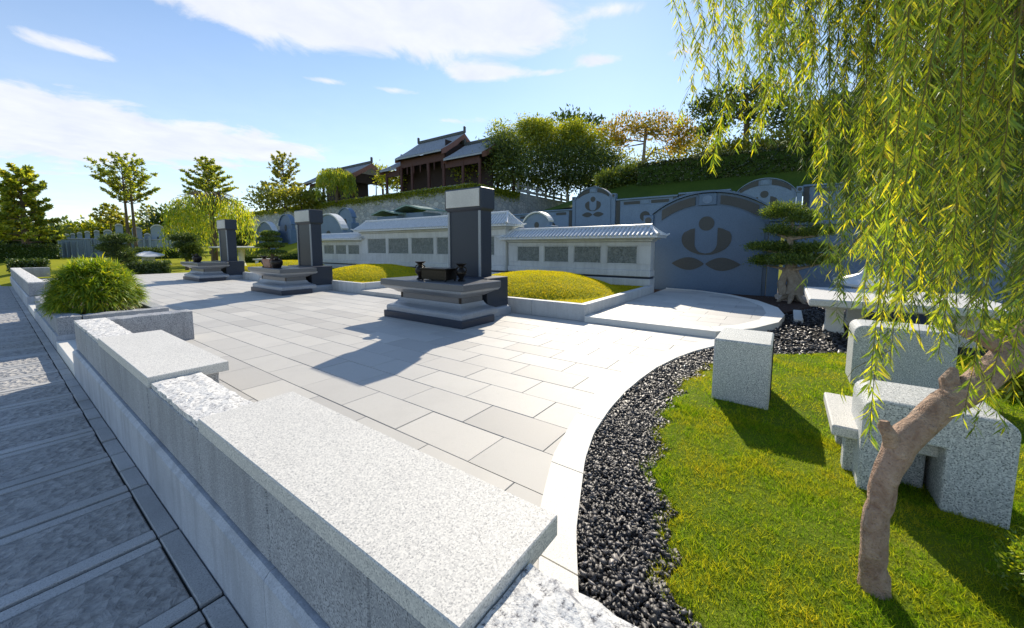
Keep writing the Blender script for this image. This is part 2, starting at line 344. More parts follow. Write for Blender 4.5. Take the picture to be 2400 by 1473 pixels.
class MB:
    def __init__(s): s.v, s.f = [], []
    def add(s, vs, fs):
        b = len(s.v); s.v += [tuple(map(float, p)) for p in vs]; s.f += [[i + b for i in f] for f in fs]; return s
    def box(s, x0, x1, y0, y1, z0, z1, c=0.0):
        if c <= 0:
            v = [(x, y, z) for x in (x0, x1) for y in (y0, y1) for z in (z0, z1)]
            return s.add(v, [(0, 1, 3, 2), (4, 6, 7, 5), (0, 4, 5, 1), (2, 3, 7, 6), (0, 2, 6, 4), (1, 5, 7, 3)])
        c = min(c, abs(x1 - x0) * .45, abs(y1 - y0) * .45, abs(z1 - z0) * .45)
        X, Y, Z = (x0, x1), (y0, y1), (z0, z1); v = []; idx = {}
        for i in (0, 1):
            for j in (0, 1):
                for k in (0, 1):
                    sx, sy, sz = (1 - 2 * i) * c, (1 - 2 * j) * c, (1 - 2 * k) * c
                    idx[i, j, k] = len(v)
                    v += [(X[i], Y[j] + sy, Z[k] + sz), (X[i] + sx, Y[j], Z[k] + sz), (X[i] + sx, Y[j] + sy, Z[k])]
        I = lambda i, j, k, a: idx[i, j, k] + a
        f = []
        for i in (0, 1): q = [I(i, 0, 0, 0), I(i, 1, 0, 0), I(i, 1, 1, 0), I(i, 0, 1, 0)]; f.append(q if i else q[::-1])
        for j in (0, 1): q = [I(0, j, 0, 1), I(1, j, 0, 1), I(1, j, 1, 1), I(0, j, 1, 1)]; f.append(q[::-1] if j else q)
        for k in (0, 1): q = [I(0, 0, k, 2), I(1, 0, k, 2), I(1, 1, k, 2), I(0, 1, k, 2)]; f.append(q if k else q[::-1])
        for j in (0, 1):
            for k in (0, 1): f.append([I(0, j, k, 1), I(1, j, k, 1), I(1, j, k, 2), I(0, j, k, 2)])
        for i in (0, 1):
            for k in (0, 1): f.append([I(i, 0, k, 0), I(i, 1, k, 0), I(i, 1, k, 2), I(i, 0, k, 2)])
        for i in (0, 1):
            for j in (0, 1): f.append([I(i, j, 0, 0), I(i, j, 1, 0), I(i, j, 1, 1), I(i, j, 0, 1)])
        for t_ in idx.values(): f.append([t_, t_ + 1, t_ + 2])
        return s.add(v, f)
    def prism(s, poly, z0, z1):
        n = len(poly); v = [(x, y, z0) for x, y in poly] + [(x, y, z1) for x, y in poly]
        return s.add(v, [list(range(n))[::-1], list(range(n, 2 * n))] + [[i, (i + 1) % n, n + (i + 1) % n, n + i] for i in range(n)])
    def prism_x(s, poly, x0, x1):
        n = len(poly); v = [(x0, y, z) for y, z in poly] + [(x1, y, z) for y, z in poly]
        return s.add(v, [list(range(n))[::-1], list(range(n, 2 * n))] + [[i, (i + 1) % n, n + (i + 1) % n, n + i] for i in range(n)])
    def band_x(s, outer, inner, x0, x1):
        n = len(outer); v = [(x0, y, z) for y, z in outer] + [(x0, y, z) for y, z in inner] + [(x1, y, z) for y, z in outer] + [(x1, y, z) for y, z in inner]
        f = []
        for i in range(n - 1):
            a, b, c, d = i, i + 1, n + i + 1, n + i
            f += [[a, b, c, d], [a + 2 * n, d + 2 * n, c + 2 * n, b + 2 * n], [a, a + 2 * n, b + 2 * n, b], [d, c, c + 2 * n, d + 2 * n]]
        f += [[0, n, 3 * n, 2 * n], [n - 1, 3 * n - 1, 4 * n - 1, 2 * n - 1]]
        return s.add(v, f)
    def rings(s, x0, x1, y0, y1, prof, cap=True):
        """rectangular moulding: prof is [(offset outwards, z), ...]"""
        v = []; f = []
        for o, z in prof: v += [(x0 - o, y0 - o, z), (x1 + o, y0 - o, z), (x1 + o, y1 + o, z), (x0 - o, y1 + o, z)]
        for k in range(len(prof) - 1):
            for i in range(4):
                j = (i + 1) % 4; f.append([4 * k + i, 4 * k + j, 4 * k + 4 + j, 4 * k + 4 + i])
        if cap: f += [[3, 2, 1, 0], [len(v) - 4, len(v) - 3, len(v) - 2, len(v) - 1]]
        return s.add(v, f)
    def lathe(s, cx, cy, prof, n=16):
        v = []; f = []
        for r, z in prof: v += [(cx + r * math.cos(2 * PI * i / n), cy + r * math.sin(2 * PI * i / n), z) for i in range(n)]
        for k in range(len(prof) - 1):
            for i in range(n):
                j = (i + 1) % n; f.append([k * n + i, k * n + j, k * n + n + j, k * n + n + i])
        f += [list(range(n))[::-1], list(range(len(v) - n, len(v)))]
        return s.add(v, f)
    def tube(s, pts, rad, n=7, wob=0.0):
        pts = [Vector(p) for p in pts]; v = []; f = []
        for i, p in enumerate(pts):
            d = (pts[min(i + 1, len(pts) - 1)] - pts[max(i - 1, 0)]).normalized()
            a = d.orthogonal().normalized() if i == 0 else (a - d * a.dot(d)).normalized()
            b = d.cross(a)
            for k in range(n):
                r = rad[i] * (1 + random.uniform(-wob, wob)); th = 2 * PI * k / n
                v.append(p + a * (r * math.cos(th)) + b * (r * math.sin(th)))
        for i in range(len(pts) - 1):
            for k in range(n):
                j = (k + 1) % n; f.append([i * n + k, i * n + j, i * n + n + j, i * n + n + k])
        f += [list(range(n))[::-1], list(range(len(v) - n, len(v)))]
        return s.add(v, f)
    def build(s, name, m, parent=None, smooth=False, loc=None):
        off = world_loc(parent) if parent is not None else Vector((0, 0, 0))
        if loc is not None: off = off + Vector(loc)
        me = bpy.data.meshes.new(name); me.from_pydata([(p[0] - off[0], p[1] - off[1], p[2] - off[2]) for p in s.v], [], s.f)
        bm = bmesh.new(); bm.from_mesh(me); bmesh.ops.recalc_face_normals(bm, faces=bm.faces); bm.to_mesh(me); bm.free()
        o = link(name, me, m, parent, loc)
        if smooth:
            me.polygons.foreach_set('use_smooth', [True] * len(me.polygons))
            me.set_sharp_from_angle(angle=math.radians(42))
        return o
def struct(name, mb, m, parent=None):
    o = mb.build(name, m, parent)
    if parent is None: o['kind'] = 'structure'
    return o
def copy_tree(o, loc=None, parent=None, label=None):
    c = o.copy(); COL.objects.link(c); c.parent = parent
    if loc is not None: c.location = loc
    if label: c['label'] = label
    for ch in [k for k in bpy.data.objects if k.parent is o]: copy_tree(ch, None, c)
    return c
def clip_poly(poly, conv):
    """clip poly by the convex counter-clockwise polygon conv"""
    out = list(poly)
    for i in range(len(conv)):
        ax, ay = conv[i]; bx, by = conv[(i + 1) % len(conv)]
        ins = lambda p: (bx - ax) * (p[1] - ay) - (by - ay) * (p[0] - ax) >= 0
        src, out = out, []
        for k in range(len(src)):
            p, q = src[k], src[(k + 1) % len(src)]
            if ins(p): out.append(p)
            if ins(p) != ins(q):
                d1 = (bx - ax) * (p[1] - ay) - (by - ay) * (p[0] - ax); d2 = (bx - ax) * (q[1] - ay) - (by - ay) * (q[0] - ax)
                tt = d1 / (d1 - d2); out.append((p[0] + (q[0] - p[0]) * tt, p[1] + (q[1] - p[1]) * tt))
        if len(out) < 3: return []
    return out

# --- foliage
def unit(v): return v / np.maximum(np.linalg.norm(v, axis=-1, keepdims=True), 1e-9)
def rand_dirs(n): return unit(RNG.normal(size=(n, 3)))
def leaf_cards(P, D, L, W, fold=.25):
    """one bent four-cornered leaf for each point: base P, direction D, length L, width W"""
    n = len(P); P = np.asarray(P, float); D = unit(np.asarray(D, float))
    L = np.broadcast_to(np.asarray(L, float), (n,))[:, None]; W = np.broadcast_to(np.asarray(W, float), (n,))[:, None]
    S = unit(np.cross(D, rand_dirs(n))); N = np.cross(S, D)
    mid = P + D * L * .45
    V = np.stack([P, mid + S * W * .5 + N * W * fold, P + D * L, mid - S * W * .5 + N * W * fold], 1).reshape(-1, 3)
    F = np.arange(n * 4).reshape(n, 4)
    return V, F
def merge(*parts):
    Vs, Fs, b = [], [], 0
    for V, F in parts: Vs.append(V); Fs.append(F + b); b += len(V)
    return np.concatenate(Vs), np.concatenate(Fs)
def in_ellipsoid(n, c, r, shell=.55):
    d = rand_dirs(n); rad = (shell + (1 - shell) * RNG.random((n, 1))) if shell else RNG.random((n, 1)) ** (1 / 3)
    return np.asarray(c) + d * rad * np.asarray(r), d
def crown(name, blobs, m, parent, leaf=.2, per=260, droop=.0, clump=True, width=.5, shell=.45, up=.3):
    """blobs: (cx,cy,cz,rx,ry,rz); leaves gather in small clumps near each blob's outside"""
    Vs = []
    for b in blobs:
        c, r = np.array(b[:3]), np.array(b[3:6])
        if clump:
            nc = max(6, int(per / 14)); q, dq = in_ellipsoid(nc, c, r, shell)
            k = RNG.integers(0, nc, per); cs = float(np.min(r)) * .34 + leaf * .5
            p = q[k] + RNG.normal(size=(per, 3)) * cs * np.array([1, 1, .7]); d = unit(dq[k] + rand_dirs(per) * .9)
        else: p, d = in_ellipsoid(per, c, r, shell); d = unit(d + rand_dirs(per) * .8)
        d[:, 2] += up - droop; L = leaf * RNG.uniform(.6, 1.25, per)
        Vs.append(leaf_cards(p, d, L, L * width))
    V, F = merge(*Vs)
    return np_obj(name, V, F, m, parent)
def tree_limbs(mb, base, top, tips, r0, n=6):
    base, top = Vector(base), Vector(top)
    mid = base.lerp(top, .5) + Vector((random.uniform(-.1, .1), random.uniform(-.1, .1), 0)) * r0 * 4
    mb.tube([base - Vector((0, 0, .15)), base + Vector((0, 0, r0)), mid, top], [r0 * 1.5, r0 * 1.05, r0 * .8, r0 * .55], 9, .06)
    for tp in tips:
        tp = Vector(tp); s0 = base.lerp(top, random.uniform(.55, 1.0)); m1 = s0.lerp(tp, .5) + Vector((0, 0, (tp - s0).length * random.uniform(-.12, .05)))
        mb.tube([s0, m1, tp], [r0 * .38, r0 * .22, r0 * .07], n)

# ------------------------------------------------------------------ the ground
def ground_z(x, y):
    x, y = np.asarray(x, float), np.asarray(y, float)
    s = lambda v, a, b: np.clip((v - a) / (b - a), 0, 1) ** 2 * (3 - 2 * np.clip((v - a) / (b - a), 0, 1))
    z = -.36 + .34 * s(y, 25.5, 28) * s(x, .2, 1.5) + .55 * s(y, 30, 46) + .45 * s(y, 44, 70)
    z2 = -.36 + 3.3 * s(x, 12.7, 27.5)
    return np.maximum(z, z2)
gx = np.unique(np.concatenate([np.linspace(-400, -20, 12), np.linspace(-20, 60, 81), np.linspace(60, 500, 14)]))
gy = np.unique(np.concatenate([np.linspace(-300, -20, 10), np.linspace(-20, 90, 100), np.linspace(90, 700, 14)]))
GX, GY = np.meshgrid(gx, gy, indexing='ij'); GZ = ground_z(GX, GY)
idx = np.arange(GX.size).reshape(GX.shape)
o = np_obj('ground', np.stack([GX, GY, GZ], -1).reshape(-1, 3), np.stack([idx[:-1, :-1], idx[1:, :-1], idx[1:, 1:], idx[:-1, 1:]], -1).reshape(-1, 4), 'turf_far', None, True)
tag(o, kind='structure')

# walkway outside the parapet: framed chiselled panels, a border course against the wall
walk = struct('walkway', MB().box(-2.6, .56, -2.2, 34, -.5, -.318), 'grout')
P_ = .725
panel = MB().box(-1.45, 0, 0, P_ - .185, -.012, .012, .006)
pm = None
for k in range(-5, 44):
    y0 = 2.10 + k * P_ - P_
    ye = y0 + P_
    for j, (xa, xb) in enumerate([(-1.0, .448), (-2.55, -1.012)]):
        if j == 1 and k > 20: continue
        b = MB().box(xa, xb - .004, y0 + .114, ye - .101, -.34, -.303 + random.uniform(-.002, .003), .006); b.build('paving_panel', 'walk_panel', walk)
        b = MB().box(xa, xb, y0 + .014, y0 + .105, -.34, -.301 + random.uniform(-.002, .002), .004); b.build('paving_strip', 'walk_strip', walk)
        b = MB().box(xa, xb, ye - .093, ye - .014, -.34, -.301 + random.uniform(-.002, .002), .004); b.build('paving_strip', 'walk_strip', walk)
    n = 1 if k < 3 else 2
    for q in range(n):
        MB().box(.455, .543, y0 + P_ * q / n + .012, y0 + P_ * (q + 1) / n - .012, -.34, -.300 + random.uniform(-.004, .003), .005).build('border_stone', 'walk_strip', walk)

# plaza: running-bond slabs
def interp(tab, x): return float(np.interp(x, [p[0] for p in tab], [p[1] for p in tab]))
K_IN = [(.6, .42), (1.2, .74), (1.59, .97), (2.06, 1.16), (2.65, 1.30), (3.1, 1.36), (3.55, 1.39), (4.1, 1.38), (4.75, 1.31), (5.4, 1.13), (5.9, .93), (6.3, .72)]
K_OUT = [(.6, .20), (.9, .38), (1.24, .58), (1.54, .74), (2.13, .97), (2.5, 1.07), (2.96, 1.13), (3.4, 1.155), (3.83, 1.15), (4.3, 1.12), (4.84, 1.03), (5.3, .91), (5.79, .72), (6.3, .46)]
kin = lambda x: interp(K_IN, x)
kout = lambda x: interp(K_OUT, x)
plaza_poly = [(x, .5 * (kin(x) + kout(x)) - .03) for x in np.linspace(.86, 6.25, 24)] + [(6.35, .8), (6.35, 26.2), (.86, 26.2)]
plaza = struct('plaza', MB().prism(plaza_poly, -.38, -.006), 'grout_light')
RW, CL = .38, .73
full = MB().box(0, RW - .005, 0, CL - .005, -.03, 0, .003)
full_me = None; slab_list = []
for r_ in range(15):
    x0 = .93 + RW * r_
    x1 = min(x0 + RW, 6.3)
    for c_ in range(-2, 36):
        y0 = 1.57 + CL * c_ + (CL * .5 if r_ % 2 == 1 else 0) + (.0 if r_ % 3 else .04)
        y1 = y0 + CL
        if y0 > 26: continue
        lim = max(.5 * (kin(x) + kout(x)) for x in (x0, .5 * (x0 + x1), x1))
        lo = min(.5 * (kin(x) + kout(x)) for x in (x0, .5 * (x0 + x1), x1))
        if y1 < lo + .02: continue
        slab_list.append((x0, x1, y0, y1, y0 < lim or x1 - x0 < RW - .01))
slab_list.sort(key=lambda s: s[0] ** 2 + s[2] ** 2)
rest = MB()
for i, (x0, x1, y0, y1, cut) in enumerate(slab_list):
    dz = random.uniform(-.0012, .0012)
    if i >= 296:
        rest.box(x0, x1 - .006, y0, min(y1, 26.1) - .006, -.03, dz, .003); continue
    if cut:
        xs = np.linspace(x0, x1 - .006, 4)
        low = [(x, max(y0, .5 * (kin(x) + kout(x)))) for x in xs]
        MB().prism(low + [(x1 - .006, y1 - .006), (x0, y1 - .006)], -.03, dz).build('paving_slab', 'paving', plaza)
    else:
        if full_me is None:
            o = full.build('paving_slab', 'paving', plaza, loc=(0, 0, 0)); full_me = o.data; o.location = (x0, y0, dz)
            for v in full_me.vertices: pass
        else: link('paving_slab', full_me, None, plaza, (x0, y0, dz))
ro = rest.build('paving_slab', 'paving', plaza); ro['kind'] = 'stuff'

# curved kerb between the plaza and the planting
kerb = struct('garden_kerb', MB().prism([(x, kout(x) + .02) for x in np.linspace(.7, 6.2, 30)] + [(x, kin(x) - .02) for x in np.linspace(6.2, .7, 30)], -.2, .002), 'grout_light')
ks = [.72, 1.32, 1.98, 2.72, 3.5, 4.3, 5.15, 6.18]
for a, b in zip(ks[:-1], ks[1:]):
    xs = np.linspace(a + .004, b - .004, 9)
    sh = lambda x: .18 * (x - 3.2) * -.05
    MB().prism([(x, kout(x)) for x in xs] + [(x, kin(x)) for x in xs[::-1]], -.15, .012).build('kerb_stone', 'granite_kerb', kerb)

# gravel bed and front lawn
LAWN = [(.2, -.9), (.9, -.25), (1.2, .06), (1.41, .22), (1.52, .33), (1.64, .37), (1.78, .36), (1.94, .45), (2.08, .50), (2.27, .60), (2.45, .60), (2.7, .68), (2.89, .69), (3.1, .76), (3.4, .74), (3.96, .78), (4.4, .70), (4.92, .64), (5.3, .42), (5.6, .22), (5.9, -.15), (6.3, -.62), (6.8, -1.3), (7.2, -2.2), (7.4, -4.5)]
lawn_y = lambda x: np.interp(x, [p[0] for p in LAWN], [p[1] for p in LAWN]) + .095 * np.abs(np.sin(np.asarray(x) * 7.5 + .8 * np.sin(np.asarray(x) * 4))) - .055 + .012 * np.sin(np.asarray(x) * 47 + 1)
bed = struct('gravel_bed', MB().box(.86, 14.5, -6, 2.6, -.37, -.045), 'gravel_floor')
lx = np.linspace(.35, 7.38, 110); rows = 46
LV = []
for x in lx:
    top = float(lawn_y(x)); 
    for k in range(rows):
        y = top + (-6.0 - top) * (k / (rows - 1)) ** 1.6
        edge = min(1.0, (top - y) / .05)
        LV.append((x, y, -.05 + .055 * edge + .012 * math.sin(x * 2.1 + y) * math.sin(y * 2.7)))
li = np.arange(len(lx) * rows).reshape(len(lx), rows)
lawn = np_obj('lawn', LV, np.stack([li[:-1, :-1], li[:-1, 1:], li[1:, 1:], li[1:, :-1]], -1).reshape(-1, 4), 'turf', None, True); tag(lawn, kind='structure')
def blades(P, h, w, lean=.55):
    n = len(P); d = np.stack([RNG.normal(0, lean, n), RNG.normal(0, lean, n), np.ones(n)], 1); d = unit(d)
    s = unit(np.cross(d, rand_dirs(n))); h = (h * RNG.uniform(.5, 1.25, n))[:, None]; w = np.broadcast_to(np.asarray(w, float), (n,))[:, None]
    V = np.stack([P - s * w * .5, P + s * w * .5, P + d * h], 1).reshape(-1, 3)
    return V, np.arange(n * 3).reshape(n, 3)
def lawn_h(x, y): return -.05 + .055 * np.clip((lawn_y(x) - y) / .05, 0, 1) + .012 * np.sin(x * 2.1 + y) * np.sin(y * 2.7)
def lawn_pts(n, x0, x1, y0):
    x = RNG.uniform(x0, x1, n); top = lawn_y(x); y = top - (top - y0) * RNG.random(n); return x, y
near = []
for n, x0, x1, y0, h, w in [(120000, .9, 3.4, -1.9, .030, .0034), (85000, 3.2, 7.2, -3.2, .032, .006)]:
    x, y = lawn_pts(n, x0, x1, y0); P = np.stack([x, y, lawn_h(x, y) - .004], 1)
    tuft = np.sin(x * 31 + np.sin(y * 23) * 2) * np.sin(y * 37 + np.sin(x * 19) * 2) * .5 + .5 + .5 * np.sin(x * 7.3 + 2 * np.sin(y * 5)) * np.sin(y * 8.1)
    near.append(blades(P, h * (.65 + .7 * np.clip(tuft, 0, 1.4)), w, .75))
x = RNG.uniform(.9, 6.5, 16000); y = lawn_y(x) + RNG.normal(0, .012, 16000); near.append(blades(np.stack([x, y, np.full(16000, -.03)], 1), .045, .004, .9))
V, F = merge(*near); tag(np_obj('lawn_grass', V, F, 'leaf_grass'), 'short bright green turf grass covering the front lawn', 'grass', kind='stuff')

def pebbles(x, y, z, size):
    n = len(x); ph = 0
    ico = np.array([(-1, -1, -1), (1, -1, -1), (1, 1, -1), (-1, 1, -1), (-1, -1, 1), (1, -1, 1), (1, 1, 1), (-1, 1, 1)], float) * .72
    fc = np.array([(0, 2, 1), (0, 3, 2), (4, 5, 6), (4, 6, 7), (0, 1, 5), (0, 5, 4), (1, 2, 6), (1, 6, 5), (2, 3, 7), (2, 7, 6), (3, 0, 4), (3, 4, 7)])
    sc = size[:, None] * RNG.uniform(.5, 1.35, (n, 3)) * np.array([1.5, .9, .55])
    v = ico[None] * RNG.uniform(.35, 1.3, (n, 8, 3)) * sc[:, None]
    a, b = RNG.uniform(0, 2 * PI, n), RNG.normal(0, .7, n)
    ca, sa, cb, sb = np.cos(a)[:, None], np.sin(a)[:, None], np.cos(b)[:, None], np.sin(b)[:, None]
    X, Y, Z = v[..., 0], v[..., 1], v[..., 2]
    X, Z = X * cb + Z * sb, -X * sb + Z * cb
    X, Y = X * ca - Y * sa, X * sa + Y * ca
    V = np.stack([X + x[:, None], Y + y[:, None], Z + z[:, None]], -1).reshape(-1, 3)
    return V, (fc[None] + (np.arange(n) * 8)[:, None, None]).reshape(-1, 3)
px_, py_, pz_, ps_ = [], [], [], []
for n, xa, xb, s in [(16000, .95, 3.2, .0125), (8000, 3.0, 6.0, .017)]:
    x = RNG.uniform(xa, xb, n); ko = np.interp(x, [p[0] for p in K_OUT], [p[1] for p in K_OUT]); lo = np.maximum(lawn_y(x), -.6)
    y = lo - .03 + (ko - lo + .03) * RNG.random(n); px_.append(x); py_.append(y); pz_.append(-.04 + RNG.random(n) * .034); ps_.append(s * RNG.uniform(.6, 1.4, n))
n = 5200; x = RNG.uniform(5.9, 13, n); y = RNG.uniform(-1.8, .8, n); keep = (y > lawn_y(np.minimum(x, 7.3)) - .05); x, y = x[keep], y[keep]
px_.append(x); py_.append(y); pz_.append(-.03 + RNG.random(len(x)) * .03); ps_.append(.026 * RNG.uniform(.6, 1.4, len(x)))
V, F = pebbles(*[np.concatenate(q) for q in (px_, py_, pz_, ps_)])
tag(np_obj('black_gravel', V, F, 'gravel'), 'angular black gravel filling the curved bed beside the kerb', 'gravel', kind='stuff')

# raised round-ended platform beside the first mound
plat = [(6.30, 2.93), (6.30, .80), (6.9, .36), (7.7, .06), (8.6, -.02), (9.6, .10), (10.6, .50), (11.5, 1.15), (12.15, 2.05), (12.3, 3.0)]
cxp, cyp = 9.2, 2.2
po = struct('stone_platform', MB().prism([(cxp + (x - cxp) * .985, cyp + (y - cyp) * .97) for x, y in plat], -.36, .088), 'grout_light')
cxp, cyp = 9.2, 2.2
inner = [(cxp + (x - cxp) * .93, cyp + (y - cyp) * .87) for x, y in plat]
inner[0] = (6.62, 2.93); inner[1] = (6.62, .93); inner[-1] = (11.95, 2.93)
for i in range(1, len(plat) - 1):
    a, b = plat[i], plat[i + 1]; c, d = inner[i + 1], inner[i]
    sh = lambda p, q: (p[0] + (q[0] - p[0]) * .004, p[1] + (q[1] - p[1]) * .004)
    MB().prism([sh(a, b), sh(b, a), sh(c, d), sh(d, c)], -.2, .1).build('edge_stone', 'granite_kerb', po)
MB().prism([plat[0], (6.62, 2.93), (6.62, .94), plat[1]], -.2, .101).build('edge_stone', 'granite_kerb', po)
for i in range(14):
    for j in range(8):
        x0, y0 = 6.63 + i * .40, .1 + j * .73 - (.36 if i % 2 else 0)
        q = clip_poly([(x0, y0), (x0 + .394, y0), (x0 + .394, y0 + .724), (x0, y0 + .724)], [(p[0], p[1]) for p in inner])
        if len(q) >= 3 and (max(p[0] for p in q) - min(p[0] for p in q)) > .05: MB().prism(q, -.02, .0985 + random.uniform(-.001, .001)).build('paving_slab', 'paving', po)
soil = MB(); soil.prism([(9.4, .02), (14.6, -1.9), (14.6, 4), (11.6, 4), (12.15, 2.0), (11.4, 1.0), (10.5, .4)], -.3, .02); struct('planting_soil', soil, 'soil')
MB_ = MB().box(8.6, 9.9, -.30, -.16, -.1, .04, .01)
tag(MB_.build('edging_slab', 'granite_kerb'), 'narrow pale edging slab lying in the black gravel behind the platform', 'slab')

# ------------------------------------------------------------------ parapet, benches, planter
def rough_slab(x0, x1, y0, y1, z0, z1, amp=.008, nx=7, ny=None):
    """split-face block: level joints, broken top"""
    ny = ny or max(5, int((y1 - y0) / .05)); mb = MB(); v = []; f = []
    for i in range(nx):
        for j in range(ny):
            e = (i in (0, nx - 1)) or (j in (0, ny - 1))
            jx = 0 if i in (0, nx - 1) else random.uniform(-.4, .4) * (x1 - x0) / nx
            v.append((x0 + (x1 - x0) * i / (nx - 1) + (random.uniform(-.006, .006) if e else jx), y0 + (y1 - y0) * j / (ny - 1) + (0 if e else random.uniform(-.3, .3) * (y1 - y0) / ny), z1 - (random.uniform(.3, 1.1) * amp if e else random.uniform(-.6, .8) * amp)))
    top = lambda i, j: i * ny + j
    for i in range(nx - 1):
        for j in range(ny - 1): f.append([top(i, j), top(i + 1, j), top(i + 1, j + 1), top(i, j + 1)])
    rim = [top(i, 0) for i in range(nx)] + [top(nx - 1, j) for j in range(1, ny)] + [top(i, ny - 1) for i in range(nx - 2, -1, -1)] + [top(0, j) for j in range(ny - 2, 0, -1)]
    b = len(v); v += [(min(max(v[k][0], x0), x1), min(max(v[k][1], y0), y1), z0) for k in rim]; n = len(rim)
    for k in range(n): f.append([rim[k], b + k, b + (k + 1) % n, rim[(k + 1) % n]])
    f.append([b + k for k in range(n)]); return mb.add(v, f)
def parapet(y0, y1, caps, label, joints_u, joints_l):
    w = thing('parapet_wall', label, 'wall', (.72, y0, -.36))
    for a, b in zip(joints_l[:-1], joints_l[1:]):
        mb = MB(); mb.add([(.548, a + .002, -.36), (.86, a + .002, -.36), (.86, a + .002, .05), (.572, a + .002, .05), (.548, a + .002, .026), (.548, b - .002, -.36), (.86, b - .002, -.36), (.86, b - .002, .05), (.572, b - .002, .05), (.548, b - .002, .026)],
                          [[0, 1, 2, 3, 4], [9, 8, 7, 6, 5], [0, 5, 6, 1], [1, 6, 7, 2], [2, 7, 8, 3], [3, 8, 9, 4], [4, 9, 5, 0]])
        mb.build('plinth_stone', 'granite_smooth', w)
    MB().box(.600, .850, y0 + .01, y1 - .01, .03, .383).build('mortar_core', 'grout', w)
    for a, b in zip(joints_u[:-1], joints_u[1:]): MB().box(.586 + random.uniform(-.002, .002), .858, a + .003, b - .003, .060, .384, .006).build('wall_stone', 'granite_wall', w)
    for a, b in caps: rough_slab(.592, .868, a + .002, b - .002, .386, .428).build('capstone', 'rough_cap', w)
    return w
w1 = parapet(-1.6, 7.3, [(-1.6, -.45), (-.45, .568), (2.444, 3.496), (5.454, 6.4), (6.4, 7.3)], 'long low granite parapet with rough capstones running beside the grey walkway in front',
             [-1.6, -.6, .2, .95, 1.65, 2.49, 3.56, 4.5, 5.45, 6.4, 7.3], [-1.6, .35, 1.62, 3.4, 5.2, 7.3])
rough_slab(.87, 1.72, 7.04, 7.3, -.02, .425, .014, 14, 6).build('return_stone', 'granite_wall', w1)
def bench(y0, y1, label):
    t = thing('stone_bench', label, 'bench', (.82, .5 * (y0 + y1), 0), 'granite benches on the parapet')
    MB().box(.580, 1.052, y0, y1, .388, .462, .004).build('seat_slab', 'granite_bench', t)
    for ya in (y0 + .06, y1 - .30): MB().box(.872, 1.0, ya, ya + .24, 0, .387, .006).build('leg', 'granite_wall', t)
bench(.572, 2.44, 'long pale granite bench slab nearest to us on the parapet')
bench(3.50, 5.45, 'smaller looking pale granite bench slab farther along the parapet before the opening')
for ya, yb, lab in [(7.3, 9.4, 'pale granite step in the parapet opening nearest the long bench'), (14.0, 16.2, 'pale granite step in the far parapet opening beyond the grassy bush')]:
    tag(MB().box(.55, .852, ya + .004, yb - .004, -.36, -.15, .008).build('entrance_step', 'granite_kerb'), lab, 'step', 'steps in the parapet openings')
pl = thing('stone_planter', 'low rough granite planter box holding the grassy green bush', 'planter', (1.2, 11.7, -.36))
for a, b in zip([9.4, 10.4, 11.6, 12.8], [10.4, 11.6, 12.8, 14.0]):
    MB().box(.55, .86, a + .002, b - .002, -.36, -.06, .006).build('plinth_stone', 'granite_smooth', pl)
    rough_slab(.58, .85, a + .003, b - .003, -.06, .235, .02, 6).build('wall_stone', 'granite_wall', pl)
for ya, yb in ((9.4, 9.62), (13.78, 13.998)): rough_slab(.864, 1.95, ya, yb, -.02, .225, .016, 14, 5).build('wall_stone', 'granite_wall', pl)
MB().box(1.75, 1.95, 9.63, 13.77, -.02, .22, .01).build('wall_stone', 'granite_wall', pl)
MB().box(.87, 1.74, 9.63, 13.77, -.02, .17).build('soil', 'soil', pl)
w3 = parapet(16.2, 28.2, [(16.2, 18.2), (18.2, 20.2), (20.2, 22.2), (22.2, 24.2), (24.2, 26.2), (26.2, 28.2)], 'far run of low granite parapet beyond the second opening at the left edge',
             list(np.linspace(16.2, 28.2, 11)), list(np.linspace(16.2, 28.2, 7)))
for ya in (16.2, 27.9): rough_slab(.87, 1.7, ya, ya + .28, -.02, .42, .014, 12, 5).build('return_stone', 'granite_wall', w3)

